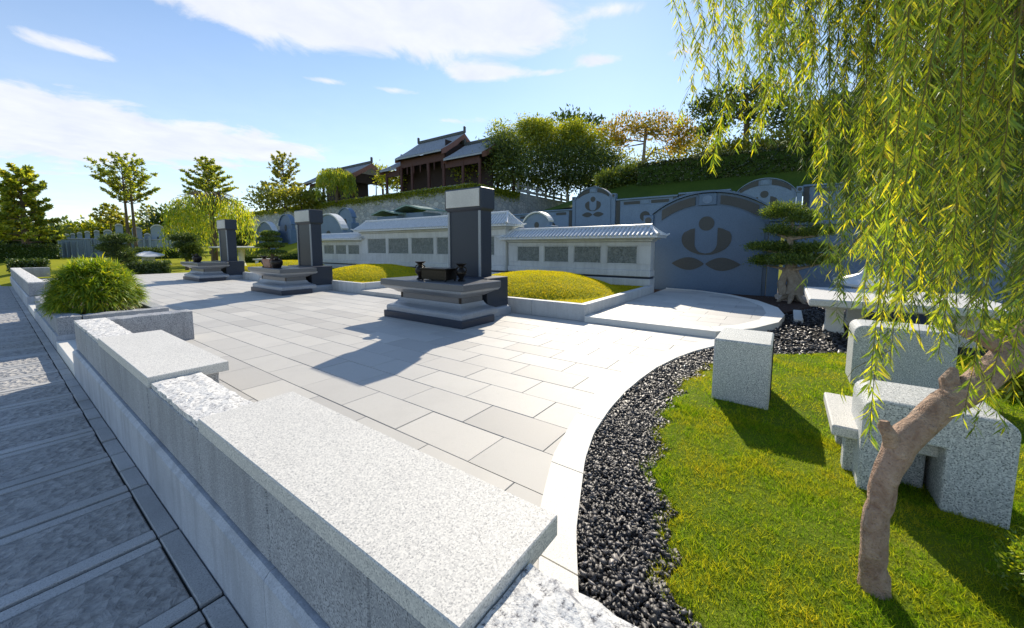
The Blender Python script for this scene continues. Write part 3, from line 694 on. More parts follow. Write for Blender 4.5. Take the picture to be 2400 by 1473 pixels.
# ------------------------------------------------------------------ mounded grave beds
def bed_obj(k):
    y0, y1 = 2.95 + 7.1 * k, 7.65 + 7.1 * k; x0, x1 = 6.36, 10.72
    lab = ['raised grass bed with golden mound behind the nearest monument', 'raised grass bed with golden mound behind the middle monument', 'raised grass bed with golden mound behind the farthest monument'][k]
    t = thing('grave_bed', lab, 'garden bed', (.5 * (x0 + x1), .5 * (y0 + y1), 0), 'raised grass grave beds')
    m = .15
    ys = np.linspace(y0, y1, 5); xs = np.linspace(x0 + m, x1, 5)
    for a, b in zip(ys[:-1], ys[1:]): MB().box(x0, x0 + m - .002, a + .002, b - .002, -.05, .30, .008).build('kerb_stone', 'granite_bed', t)
    for yy in (y0, y1 - m):
        for a, b in zip(xs[:-1], xs[1:]): MB().box(a + .002, b - .002, yy, yy + m, -.05, .299, .008).build('kerb_stone', 'granite_bed', t)
    nx, ny = 48, 48; cx, cy = 8.45, .5 * (y0 + y1)
    def hz(x, y):
        r = np.sqrt(((x - cx) / 2.05) ** 2 + ((y - cy) / 2.15) ** 2)
        return .255 + .46 * (np.clip(1 - r ** 2.2, 0, 1)) ** .9 + .012 * np.sin(x * 5 + k) * np.sin(y * 4.3)
    gx_, gy_ = np.meshgrid(np.linspace(x0 + m - .01, x1, nx), np.linspace(y0 + m - .01, y1 - m + .01, ny), indexing='ij')
    V = np.stack([gx_, gy_, hz(gx_, gy_)], -1).reshape(-1, 3); ii = np.arange(nx * ny).reshape(nx, ny)
    np_obj('turf_mound', V, np.stack([ii[:-1, :-1], ii[1:, :-1], ii[1:, 1:], ii[:-1, 1:]], -1).reshape(-1, 4), 'turf_gold', t, True)
    n = [46000, 26000, 12000][k]; x = RNG.uniform(x0 + m, x1, n); y = RNG.uniform(y0 + m, y1 - m, n)
    V, F = blades(np.stack([x, y, hz(x, y) - .004], 1), .042, .010 + .004 * k, .8)
    g = np_obj('turf_grass', V, F, 'leaf_grass_gold', t); g['kind'] = 'stuff'
for k in range(3): bed_obj(k)
for k in range(2):
    ya, yb = 7.66 + 7.1 * k, 10.04 + 7.1 * k
    st = struct('bed_path' if k == 0 else 'bed_path.001', MB().box(6.34, 10.66, ya, yb, -.3, .095), 'grout_light')
    for i in range(8):
        for j in range(3): MB().box(6.30 + i * .55, 6.843 + i * .55, ya + .004 + j * .79, ya + .786 + j * .79, 0, .101, .006).build('paving_slab', 'paving', st)

# ------------------------------------------------------------------ monuments
def monument(loc, label):
    t = thing('memorial_monument', label, 'monument', loc, 'dark granite memorial monuments on the plaza')
    X, Y = loc[0] - 5.3, loc[1] - 5.3
    b = lambda: MB()
    b().box(4.50 + X, 5.36 + X, 4.27 + Y, 6.37 + Y, 0, .13, .008).build('base_slab', 'granite_dark', t)
    # lower bed mould, waist, cove and table slab
    o = b().rings(4.74 + X, 5.3 + X, 4.52 + Y, 6.12 + Y, [(.20, .13), (.205, .20), (.19, .235), (.15, .255), (.10, .275), (.055, .31), (.03, .345), (.02, .375)]).build('bed_mould', 'granite_mid', t, True)
    b().box(4.735 + X, 5.30 + X, 4.51 + Y, 6.13 + Y, .375, .478, .004).build('waist', 'granite_table', t)
    for ya in (4.53, 6.09): b().box(4.728 + X, 4.75 + X, ya + Y - .02, ya + Y + .03, .376, .476).build('corner_bead', 'bronze', t)
    b().rings(4.74 + X, 5.3 + X, 4.52 + Y, 6.12 + Y, [(.02, .478), (.05, .49), (.09, .52), (.15, .55), (.21, .57), (.235, .60), (.24, .625)]).build('cove_mould', 'granite_mid', t, True)
    b().box(4.46 + X, 5.47 + X, 4.20 + Y, 6.40 + Y, .625, .745, .012).build('table_slab', 'granite_table', t)
    # stele on its own plinth behind the table
    b().rings(5.50 + X, 6.14 + X, 4.56 + Y, 6.06 + Y, [(.05, 0), (.055, .10), (.045, .15), (.0, .19)]).build('plinth_mould', 'granite_mid', t, True)
    b().box(5.49 + X, 6.15 + X, 4.55 + Y, 6.07 + Y, .19, .765, .010).build('plinth', 'granite_dark', t)
    b().box(5.70 + X, 6.02 + X, 4.87 + Y, 5.76 + Y, .765, 2.07, .004).build('stele', 'granite_dark', t)
    for ya, yb in ((4.872, 4.925), (5.705, 5.758)): b().box(5.672 + X, 5.702 + X, ya + Y, yb + Y, .768, 2.065, .006).build('edge_strip', 'granite_mid', t)
    o = b().rings(5.70 + X, 6.02 + X, 4.87 + Y, 5.76 + Y, [(.0, 2.06), (.035, 2.10), (.045, 2.12), (.045, 2.50), (.03, 2.515)]).build('head', 'granite_dark', t)
    b().box(5.634 + X, 5.66 + X, 4.865 + Y, 5.765 + Y, 2.145, 2.485, .004).build('head_panel', 'granite_white_carved', o)
    return t
MONS = [((5.3, 5.30, 0), 'nearest dark granite monument with tall stele and incense box on its table'),
        ((5.55, 12.40, 0), 'middle dark granite monument with a potted bonsai standing on its table'),
        ((5.6, 19.55, 0), 'farthest dark granite monument, smallest looking of the three')]
m0 = monument(*MONS[0])
for loc, lab in MONS[1:]: copy_tree(m0, loc, None, lab)

def urn(loc, label, s=1.0):
    t = thing('flower_urn', label, 'urn', loc, 'dark bronze urns on the monument tables'); x, y, z = loc
    MB().lathe(x, y, [(.045 * s, z), (.05 * s, z + .012 * s), (.028 * s, z + .03 * s), (.034 * s, z + .05 * s), (.062 * s, z + .09 * s), (.066 * s, z + .12 * s), (.045 * s, z + .155 * s), (.028 * s, z + .175 * s), (.03 * s, z + .19 * s), (.065 * s, z + .215 * s), (.068 * s, z + .225 * s), (.045 * s, z + .222 * s)], 18).build('vase_body', 'bronze', t, True)
    for sy in (-1, 1):
        MB().tube([(x, y + sy * .06 * s, z + .11 * s), (x, y + sy * .088 * s, z + .14 * s), (x, y + sy * .08 * s, z + .17 * s), (x, y + sy * .035 * s, z + .185 * s)], [.008 * s] * 4, 6).build('handle', 'bronze', t, True)
    return t
zt = .745
urn((4.82, 5.64, zt), 'dark bronze urn left of the incense box on the nearest monument', 1.5)
urn((4.95, 4.70, zt), 'dark bronze urn right of the incense box on the nearest monument', 1.4)
ib = thing('incense_box', 'long dark bronze incense box on the nearest monument table', 'incense box', (4.86, 5.18, zt))
MB().box(4.72, 5.0, 4.86, 5.50, zt + .02, zt + .20, .008).build('box_body', 'bronze', ib)
MB().box(4.70, 5.02, 4.84, 5.52, zt + .201, zt + .228, .004).build('rim', 'bronze', ib)
for xx in (4.73, 4.97):
    for yy in (4.88, 5.48): MB().lathe(xx, yy, [(.018, zt), (.022, zt + .01), (.016, zt + .021)], 10).build('foot', 'bronze', ib)
urn((4.98, 12.95, zt), 'dark bronze urn left of the terracotta pot on the middle monument', 1.5)
cen = thing('incense_burner', 'round dark bronze incense burner right of the pot on the middle monument', 'incense burner', (4.95, 12.05, zt))
MB().lathe(4.95, 12.05, [(.10, zt), (.11, zt + .03), (.15, zt + .10), (.16, zt + .17), (.145, zt + .22), (.11, zt + .235), (.12, zt + .25)], 20).build('bowl', 'bronze', cen, True)
MB().lathe(4.95, 12.05, [(.05, zt + .25), (.06, zt + .28), (.045, zt + .33), (.055, zt + .345)], 14).build('lid', 'bronze', cen, True)
cen2 = copy_tree(cen, (5.0, 19.35, zt), None, 'round dark bronze incense burner on the farthest monument table')
urn((5.02, 19.75, zt), 'dark bronze urn beside the burner on the farthest monument', 1.4)

# ------------------------------------------------------------------ relief wall with tiled roofs
RX = 10.80
def tiled_roof(parent, y0, y1, z_eave, z_ridge, xf, xb, over=.0, hip=.32, rolls=.125):
    xr = .5 * (xf + xb); ya, yb = y0 + hip, y1 - hip
    roof = MB()
    v = [(xf, y0, z_eave), (xf, y1, z_eave), (xb, y1, z_eave), (xb, y0, z_eave), (xr, ya, z_ridge), (xr, yb, z_ridge)]
    lo = [(p[0], p[1], p[2] - .05) for p in v[:4]]
    roof.add(v + lo, [[0, 4, 5, 1], [2, 5, 4, 3], [0, 3, 4], [1, 5, 2], [6, 7, 8, 9], [0, 1, 7, 6], [1, 2, 8, 7], [2, 3, 9, 8], [3, 0, 6, 9]])
    ro = roof.build('roof', 'tile_pale', parent)
    tl = MB()
    n = int((y1 - y0) / rolls)
    for side, xe in ((0, xf), (1, xb)):
        for i in range(n + 1):
            y = y0 + .03 + (y1 - y0 - .06) * i / n
            f = 1.0
            if y < ya: f = (y - y0) / hip
            if y > yb: f = (y1 - y) / hip
            if f < .12: continue
            sag = -.02
            p0 = (xe - (.02 if side == 0 else -.02), y, z_eave + .012); p2 = (xe + (xr - xe) * f, y, z_eave + (z_ridge - z_eave) * f + .012)
            p1 = ((p0[0] + p2[0]) / 2, y, (p0[2] + p2[2]) / 2 - .008)
            tl.tube([p0, p1, p2], [.036, .034, .032], 6)
    for yy, s_ in ((y0, -1), (y1, 1)):
        m = max(3, int((xb - xf) / rolls))
        for i in range(1, m):
            x = xf + (xb - xf) * i / m; f = 1 - abs(x - xr) / (xb - xr)
            tl.tube([(x, yy + s_ * .02, z_eave + .012), (x, yy - s_ * hip * f * .97, z_eave + (z_ridge - z_eave) * f + .012)], [.034, .032], 6)
    q = tl.build('roof_tiles', 'tile_pale', ro, True); q['kind'] = 'stuff'
    rd = MB(); rd.tube([(xr, ya - .05, z_ridge + .03), (xr, ya + .1, z_ridge + .025), (xr, .5 * (ya + yb), z_ridge + .02), (xr, yb - .1, z_ridge + .025), (xr, yb + .05, z_ridge + .03)], [.05, .048, .045, .048, .05], 8)
    for yy, yr, s_ in ((y0, ya, -1), (y1, yb, 1)):
        for xe in (xf, xb):
            rd.tube([(xr, yr, z_ridge + .03), (.5 * (xr + xe), .5 * (yr + yy), .5 * (z_ridge + z_eave) + .01), (xe, yy, z_eave + .03), (xe + (xe - xr) * .18, yy + s_ * .07, z_eave + .075)], [.045, .042, .04, .022], 7)
    rd.build('ridge', 'tile_pale', ro, True)
def relief_section(y0, y1, n, zp0, zp1, zt_, ze, zr, label, pm=.3, xoff=0.0):
    t = thing('relief_wall', label, 'wall', (RX, .5 * (y0 + y1), 0), 'pale carved relief wall sections')
    X = RX - xoff
    MB().box(X - .06, RX + .42, y0, y1, -.3, .46, .012).build('footing', 'granite_bed', t)
    MB().box(X + .02, RX + .38, y0 + .03, y1 - .03, .46, .52).build('shadow_joint', 'granite_dark', t)
    MB().box(X - .045, RX + .40, y0 + .004, y1 - .004, .52, .70, .015).build('plinth', 'granite_bed', t)
    MB().box(X + .05, RX + .35, y0 + .01, y1 - .01, .70, zt_).build('wall_body', 'granite_bed', t)
    w = (y1 - y0 - 2 * pm) / n; gap = .16
    MB().box(X, X + .052, y0 + .012, y1 - .012, .702, zp0 - .002, .004).build('bottom_rail', 'granite_bed', t)
    MB().box(X, X + .052, y0 + .012, y1 - .012, zp1 + .002, zt_ - .002, .004).build('top_rail', 'granite_bed', t)
    for i in range(n + 1):
        yc = y0 + pm + w * i; a, b = (yc - gap / 2, yc + gap / 2)
        if i == 0: a = y0 + .012
        if i == n: b = y1 - .012
        MB().box(X, X + .052, a, b, zp0, zp1, .004).build('mullion', 'granite_bed', t)
    for i in range(n):
        a = y0 + pm + w * i + gap / 2; b = a + w - gap
        p = MB().box(X + .024, X + .06, a + .002, b - .002, zp0 + .002, zp1 - .002).build('relief_panel', 'relief', t)
        fr = MB()
        for (u0, u1, v0, v1) in ((a, b, zp0, zp0 + .03), (a, b, zp1 - .03, zp1), (a, a + .03, zp0 + .031, zp1 - .031), (b - .03, b, zp0 + .031, zp1 - .031)): fr.box(X + .012, X + .03, u0 + .003, u1 - .003, v0 + .003, v1 - .003)
        fr.build('panel_frame', 'granite_bed', p)
    MB().rings(X + .02, RX + .36, y0 + .03, y1 - .03, [(.0, zt_), (.05, zt_ + .02), (.07, zt_ + .06), (.13, zt_ + .08), (.14, ze - .055)]).build('cornice', 'granite_bed', t)
    tiled_roof(t, y0 - .22, y1 + .22, ze, zr, X - .26, RX + .64)
    return t
relief_section(3.06, 7.99, 4, .86, 1.40, 1.50, 1.66, 1.93, 'right low section of pale relief wall with four carved panels beside blue emblem wall')
relief_section(8.0, 16.72, 5, 1.05, 1.76, 1.98, 2.13, 2.56, 'tall middle section of pale relief wall with grey tiled roof behind the stele', .42, .12)
relief_section(16.73, 22.0, 4, .98, 1.48, 1.62, 1.76, 2.02, 'left low section of pale relief wall with four small carved panels')

# ------------------------------------------------------------------ blue granite emblem walls
def arc_pts(yc, hw, zs, rise, n=22, flare=0.0):
    """shallow arch from shoulder to shoulder"""
    R_ = (hw * hw + rise * rise) / (2 * rise); a = math.asin(min(1, hw / R_))
    return [(yc - R_ * math.sin(-a + 2 * a * i / n), zs + rise - R_ + R_ * math.cos(-a + 2 * a * i / n)) for i in range(n + 1)]
def emblem_wall(X, dy, dz, label, full=True, mat='granite_blue', zb=-.3):
    yc = 1.97 + dy
    t = thing('emblem_wall', label, 'wall', (X, yc, dz), 'blue granite emblem walls')
    zs_, ri_ = (2.38, .54) if full else (2.06, .86)
    out = arc_pts(yc, 1.52, zs_ + dz, ri_); inn = arc_pts(yc, 1.43, 2.0 + dz, .55)
    MB().prism_x([(yc + 1.52, zb + dz), ] + out + [(yc - 1.52, zb + dz)], X + .06, X + .40).build('back_slab', mat, t)
    MB().prism_x([(yc + 1.43, zb + dz)] + inn + [(yc - 1.43, zb + dz)], X + .012, X + .06).build('face_panel', mat, t)
    cap = [(y, z + .05) for y, z in arc_pts(yc, 1.56, zs_ + dz, ri_ + .02)]
    MB().band_x(cap, [(y, z - .055) for y, z in cap], X - .03, X + .44).build('arch_coping', mat, t)
    n = len(out)
    for s_ in (-1, 1):      # dark inscribed bands on the arch
        za = lambda d, hw, z0, ri: z0 + ri - (hw * hw + ri * ri) / (2 * ri) + math.sqrt(((hw * hw + ri * ri) / (2 * ri)) ** 2 - d * d)
        ds = np.linspace(.33, 1.27, 14); up_ = [(yc + s_ * d, za(d, 1.52, zs_, ri_) + dz - (.07 if full else .03)) for d in ds]; lo_ = [(yc + s_ * d, za(d, 1.43, 2.0, .55) + dz + (.06 if full else .04)) for d in ds]
        MB().band_x(up_, lo_, X + .025, X + .062).build('inscribed_band', 'inlay_dark', t)
    MB().box(X + .0, X + .06, yc - .23, yc + .23, 2.57 + dz, 2.90 + dz, .01).build('keystone', mat, t)
    ring = [(yc + .13 * math.cos(2 * PI * i / 24), 2.735 + dz + .12 * math.sin(2 * PI * i / 24)) for i in range(24)]
    MB().prism_x(ring, X - .012, X + .002).build('keystone_boss', 'granite_blue_far', t)
    for s_ in (-1, 1):
        y0 = yc + s_ * 1.53; y1 = yc + s_ * 1.80; a, b = min(y0, y1), max(y0, y1)
        MB().box(X + .02, X + .42, a + .004, b - .004, zb + dz, 2.02 + dz, .01).build('pilaster', mat, t)
        p = MB().box(X - .02, X + .44, a - .02, b + .02, 2.025 + dz, 2.36 + dz, .02).build('pilaster_block', mat, t)
        yb, zc = .5 * (a + b), 2.19 + dz
        MB().prism_x([(yb + .10 * math.cos(2 * PI * i / 16), zc + .10 * math.sin(2 * PI * i / 16)) for i in range(16)], X - .03, X - .018).build('block_boss', 'inlay_dark', p)
    # emblem: disc, two petals cupping it, two lying leaves
    Z = lambda z: z + dz
    MB().prism_x([(yc + .205 * math.cos(2 * PI * i / 36), Z(2.04) + .205 * math.sin(2 * PI * i / 36)) for i in range(36)], X - .004, X + .014).build('emblem_disc', 'inlay_dark', t)
    for s_ in (-1, 1):
        o_ = []; i_ = []
        for q in range(25):
            u = q / 24
            th = math.radians(-90 + u * (90 + 42)); yo = .66 * math.cos(th); zo = 1.60 + .47 * math.sin(th) if th < 0 else 1.60 + .36 * math.sin(th) * 1.25
            if u > .80: pass
            zi = 1.165 + (1.895 - 1.165) * u; yi = .30 * min(1, math.sqrt(max(0, 1 - max(0, (1.47 - zi) / .31) ** 2))) if zi < 1.47 else .30
            if u == 0: yi = .0
            o_.append((yc + s_ * max(yo, yi), Z(zo))); i_.append((yc + s_ * yi, Z(max(zi, zo if False else zi))))
        o_[-1] = (yc + s_ * .33, Z(1.905)); o_[-2] = (yc + s_ * .42, Z(1.885)); o_[-3] = (yc + s_ * .50, Z(1.84)); i_[-1] = (yc + s_ * .30, Z(1.905))
        MB().band_x(o_, i_, X - .004, X + .014).build('emblem_petal', 'inlay_dark', t)
        lf = []
        for q in range(29):
            u = q / 28; lf.append((yc + s_ * (.02 + .90 * u), Z(.86) + .19 * math.sin(PI * u ** .92) ** .9 if 0 < u < 1 else Z(.86)))
        for q in range(27, 0, -1):
            u = q / 28; lf.append((yc + s_ * (.02 + .90 * u), Z(.86) - .19 * math.sin(PI * u ** .92) ** .9))
        MB().prism_x(lf, X - .004, X + .014).build('emblem_leaf', 'inlay_dark', t)
    return t
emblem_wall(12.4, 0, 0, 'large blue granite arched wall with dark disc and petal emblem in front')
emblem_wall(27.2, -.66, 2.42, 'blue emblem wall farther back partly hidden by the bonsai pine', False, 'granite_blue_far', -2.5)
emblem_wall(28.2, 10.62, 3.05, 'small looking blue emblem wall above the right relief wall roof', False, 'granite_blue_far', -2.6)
# panels of the same walls between the emblems
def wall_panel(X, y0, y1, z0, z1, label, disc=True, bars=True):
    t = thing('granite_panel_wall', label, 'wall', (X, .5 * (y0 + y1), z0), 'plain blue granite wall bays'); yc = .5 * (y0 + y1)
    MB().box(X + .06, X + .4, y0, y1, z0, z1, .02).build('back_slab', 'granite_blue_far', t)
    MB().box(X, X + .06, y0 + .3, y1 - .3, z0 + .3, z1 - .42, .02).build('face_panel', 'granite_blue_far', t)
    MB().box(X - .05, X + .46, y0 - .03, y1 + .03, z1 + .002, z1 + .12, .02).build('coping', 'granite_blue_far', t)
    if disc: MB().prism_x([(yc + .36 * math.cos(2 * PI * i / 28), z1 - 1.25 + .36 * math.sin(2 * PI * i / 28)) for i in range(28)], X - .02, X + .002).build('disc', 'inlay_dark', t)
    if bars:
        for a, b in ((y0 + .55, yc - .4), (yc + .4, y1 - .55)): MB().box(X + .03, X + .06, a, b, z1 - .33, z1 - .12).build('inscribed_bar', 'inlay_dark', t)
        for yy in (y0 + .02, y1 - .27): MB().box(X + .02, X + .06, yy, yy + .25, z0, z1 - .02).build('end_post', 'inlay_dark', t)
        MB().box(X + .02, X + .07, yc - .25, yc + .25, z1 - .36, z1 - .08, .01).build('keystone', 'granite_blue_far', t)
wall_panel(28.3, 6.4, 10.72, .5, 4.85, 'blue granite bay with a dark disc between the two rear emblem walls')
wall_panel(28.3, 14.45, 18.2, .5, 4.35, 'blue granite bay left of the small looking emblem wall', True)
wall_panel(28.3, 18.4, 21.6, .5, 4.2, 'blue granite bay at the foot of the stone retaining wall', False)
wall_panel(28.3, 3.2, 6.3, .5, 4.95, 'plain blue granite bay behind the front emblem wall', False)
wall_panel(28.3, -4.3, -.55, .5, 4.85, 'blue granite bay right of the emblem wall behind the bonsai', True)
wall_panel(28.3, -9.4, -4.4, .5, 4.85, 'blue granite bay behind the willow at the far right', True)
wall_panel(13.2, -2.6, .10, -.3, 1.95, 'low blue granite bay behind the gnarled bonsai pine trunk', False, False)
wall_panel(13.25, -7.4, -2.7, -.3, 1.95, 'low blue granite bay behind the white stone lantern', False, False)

# ------------------------------------------------------------------ stone furniture on the lawn
t = thing('stone_stool', 'square speckled granite stool standing alone at the lawn edge', 'stool', (4.0, .27, 0))
MB().box(3.69, 4.28, .06, .48, -.03, .555, .012).build('seat_block', 'granite_stool', t)
MB().box(3.98, 4.02, .052, .062, -.03, .53, .002).build('side_joint', 'grout', t)
def arch_seat(x0, x1, y0, y1, h, oy0, oy1, oh, label):
    """stone seat: an inverted U with softened shoulders"""
    t = thing('stone_stool', label, 'stool', (.5 * (x0 + x1), .5 * (y0 + y1), 0), 'arched stone seats on the lawn')
    r = .07; prof = [(y0, -.03), (y0, h - r)] + [(y0 + r - r * math.cos(a), h - r + r * math.sin(a)) for a in np.linspace(.3, PI / 2, 5)]
    prof += [(y1 - r + r * math.sin(a), h - r + r * math.cos(a)) for a in np.linspace(0, PI / 2 - .3, 5)] + [(y1, h - r), (y1, -.03), (oy1, -.03), (oy1, oh), (oy0, oh), (oy0, -.03)]
    o = MB().prism_x(prof, x0, x1).build('seat_block', 'granite_stool', t)
    bv = o.modifiers.new('edge', 'BEVEL'); bv.width = .012; bv.segments = 2; bv.limit_method = 'ANGLE'
    return t
arch_seat(2.75, 3.17, -.93, -.385, .535, -.70, -.545, .34, 'large speckled granite arched seat right behind the leaning willow trunk')
t = arch_seat(4.9, 5.32, -1.25, -.57, .60, -1.0, -.95, .3, 'grey granite block seat behind the willow fronds beside the table')
MB().box(4.86, 4.898, -1.22, -.80, -.02, .56, .008).build('front_slab', 'granite_stool', t)
t = thing('low_slab_seat', 'low pale granite slab seat peeping out left of the arched seat', 'seat', (3.2, -.5, 0))
MB().box(2.86, 3.50, -.72, -.27, .24, .305, .008).build('seat_slab', 'granite_bench', t)
for xa in (2.95, 3.32): MB().box(xa, xa + .1, -.68, -.34, -.03, .239, .006).build('leg', 'granite_stool', t)
t = thing('stone_table', 'large pale granite slab table half hidden by willow fronds', 'table', (8.3, -1.4, 0))
MB().box(7.25, 9.5, -2.45, -.30, .46, .575, .02).build('table_top', 'granite_bench', t)
for xa, ya in ((7.95, -.78), (8.75, -1.12), (7.95, -2.2), (8.9, -2.2)):
    mb = MB(); mb.rings(xa, xa + .16, ya, ya + .22, [(.03, -.05), (.0, .12), (.0, .34), (.05, .459)]); mb.build('leg', 'granite_kerb', t)
t = thing('stone_lantern', 'low white stone lantern with upcurved roof behind the slab table', 'lantern', (10.9, -1.35, 0))
def pagoda_roof(cx, cy, z, r, h):
    mb = MB(); n = 9; v = []; f = []
    for ring, (rr, zz) in enumerate([(1, 0), (.72, .28), (.42, .55), (.16, .85)]):
        for s_ in range(4):
            a0, a1 = PI / 4 + s_ * PI / 2, PI / 4 + (s_ + 1) * PI / 2
            for k in range(n):
                u = k / n; c = abs(2 * u - 1); x = (math.cos(a0) * (1 - u) + math.cos(a1) * u) * 1.414; y = (math.sin(a0) * (1 - u) + math.sin(a1) * u) * 1.414
                v.append((cx + x * r * rr, cy + y * r * rr, z + h * zz + (c ** 3) * h * .32 * rr))
    m = 4 * n
    for k in range(3):
        for i in range(m): j = (i + 1) % m; f.append([k * m + i, k * m + j, k * m + m + j, k * m + m + i])
    b = len(v); v += [(p[0], p[1], p[2] - .05) for p in v[:m]]
    for i in range(m): j = (i + 1) % m; f.append([i, b + i, b + j, j])
    f += [[b + i for i in range(m)], [3 * m + i for i in range(m)]]
    return mb.add(v, f)
MB().rings(10.72, 11.08, -1.53, -1.17, [(.08, -.05), (.08, .1), (0, .14), (0, .52), (.06, .56)]).build('post', 'granite_kerb', t)
pagoda_roof(10.9, -1.35, .58, .48, .24).build('roof', 'tile_pale', t)
MB().lathe(10.9, -1.35, [(.07, .76), (.09, .80), (.05, .85), (.02, .90)], 12).build('finial', 'tile_pale', t, True)

# ------------------------------------------------------------------ foreground weeping willow
wil = thing('weeping_willow', 'weeping willow with leaning pale trunk and long yellow-green fronds at right', 'tree', (1.95, -.35, -.03))
trunk = [(1.95, -.35, -.08), (1.955, -.348, .02), (1.97, -.34, .14), (1.99, -.345, .30), (2.01, -.36, .43), (2.06, -.40, .57), (2.14, -.49, .69), (2.26, -.63, .81), (2.40, -.78, .95), (2.60, -.98, 1.25), (2.78, -1.12, 1.75), (2.9, -1.15, 2.3), (3.0, -1.05, 2.9), (3.05, -.95, 3.3)]
rad = [.064, .049, .042, .041, .043, .049, .048, .050, .050, .055, .055, .05, .045, .04]
dense = []; dr = []
for i in range(len(trunk) - 1):
    for u in (0, .33, .66):
        dense.append(Vector(trunk[i]).lerp(Vector(trunk[i + 1]), u) + Vector((random.uniform(-1, 1), random.uniform(-1, 1), random.uniform(-1, 1))) * .004); dr.append((rad[i] * (1 - u) + rad[i + 1] * u) * random.uniform(.94, 1.07))
tb = MB().tube(dense, dr, 14, .035)
tb.tube([(2.05, -.385, .55), (2.035, -.365, .61), (2.02, -.345, .65), (2.022, -.343, .67)], [.03, .026, .022, .014], 9, .12)
tb.tube([(2.20, -.56, .76), (2.22, -.55, .82), (2.26, -.57, .86)], [.035, .03, .012], 9, .1)
tb.tube([(2.36, -.74, .93), (2.33, -.66, .98), (2.36, -.60, 1.0)], [.03, .024, .012], 8, .1)
for (k, a_) in ((8, .3), (15, 2.0), (17, 4.2), (21, 1.2), (24, 5.0)):
    c_ = dense[k]; r_ = dr[k]; d_ = Vector((math.cos(a_) * .7 - .5, math.sin(a_) * .7, .3)).normalized(); tb.tube([c_ + d_ * r_ * .5, c_ + d_ * r_ * 1.02, c_ + d_ * r_ * 1.14], [r_ * .5, r_ * .34, r_ * .16], 8, .15)
tr_o = tb.build('trunk', 'bark_willow', wil, True)
# strands: photograph column, lowest row, depth in metres from the lens plane
edge_tab = [(1590, 150), (1625, 215), (1660, 300), (1685, 385), (1720, 300), (1765, 345), (1800, 270), (1850, 320), (1885, 420), (1920, 520), (1948, 690), (1965, 745), (1985, 560), (2030, 640), (2058, 900), (2085, 760), (2120, 700), (2165, 760), (2200, 800), (2230, 860), (2270, 740), (2320, 760), (2350, 800), (2400, 840), (2470, 860)]
ex, ey = zip(*edge_tab)
strands = []
def strand(x, y, dep, dens=1.0): strands.append((x, y, dep, dens))
for (x, y) in [(1602, 130), (1625, 205), (1645, 150), (1668, 395), (1700, 330), (1768, 350), (1735, 180), (1905, 500), (1950, 600), (1962, 745), (2032, 720), (2060, 1040), (2048, 900), (2082, 850), (2130, 780), (2178, 830), (2232, 975), (2200, 760), (2330, 930), (2385, 900)]:
    strand(x, y, random.uniform(1.22, 1.48) if y > 700 and x > 2000 else random.uniform(1.7, 2.4) if y > 500 else random.uniform(2.3, 3.0), 1.75)
for i in range(30):
    x = random.uniform(2080, 2470); strand(x, random.uniform(420, 740) if x < 2300 else random.uniform(450, 860), random.uniform(1.3, 1.8), 1.4)
for i in range(225):
    u = random.random(); x = 1610 + 860 * (u ** .62)
    e = float(np.interp(x, ex, ey)); y = e - abs(random.gauss(0, .33)) * (e + 60)
    if x < 1860: y = e - random.random() ** .8 * (e - 40)
    y = max(y, 60); strand(x, y, random.uniform(1.55, 3.6), random.uniform(.85, 1.4))
lim = MB(); LP, LD, LL = [], [], []; tw = MB()
crown_c = Vector((3.0, -1.0, 3.15))
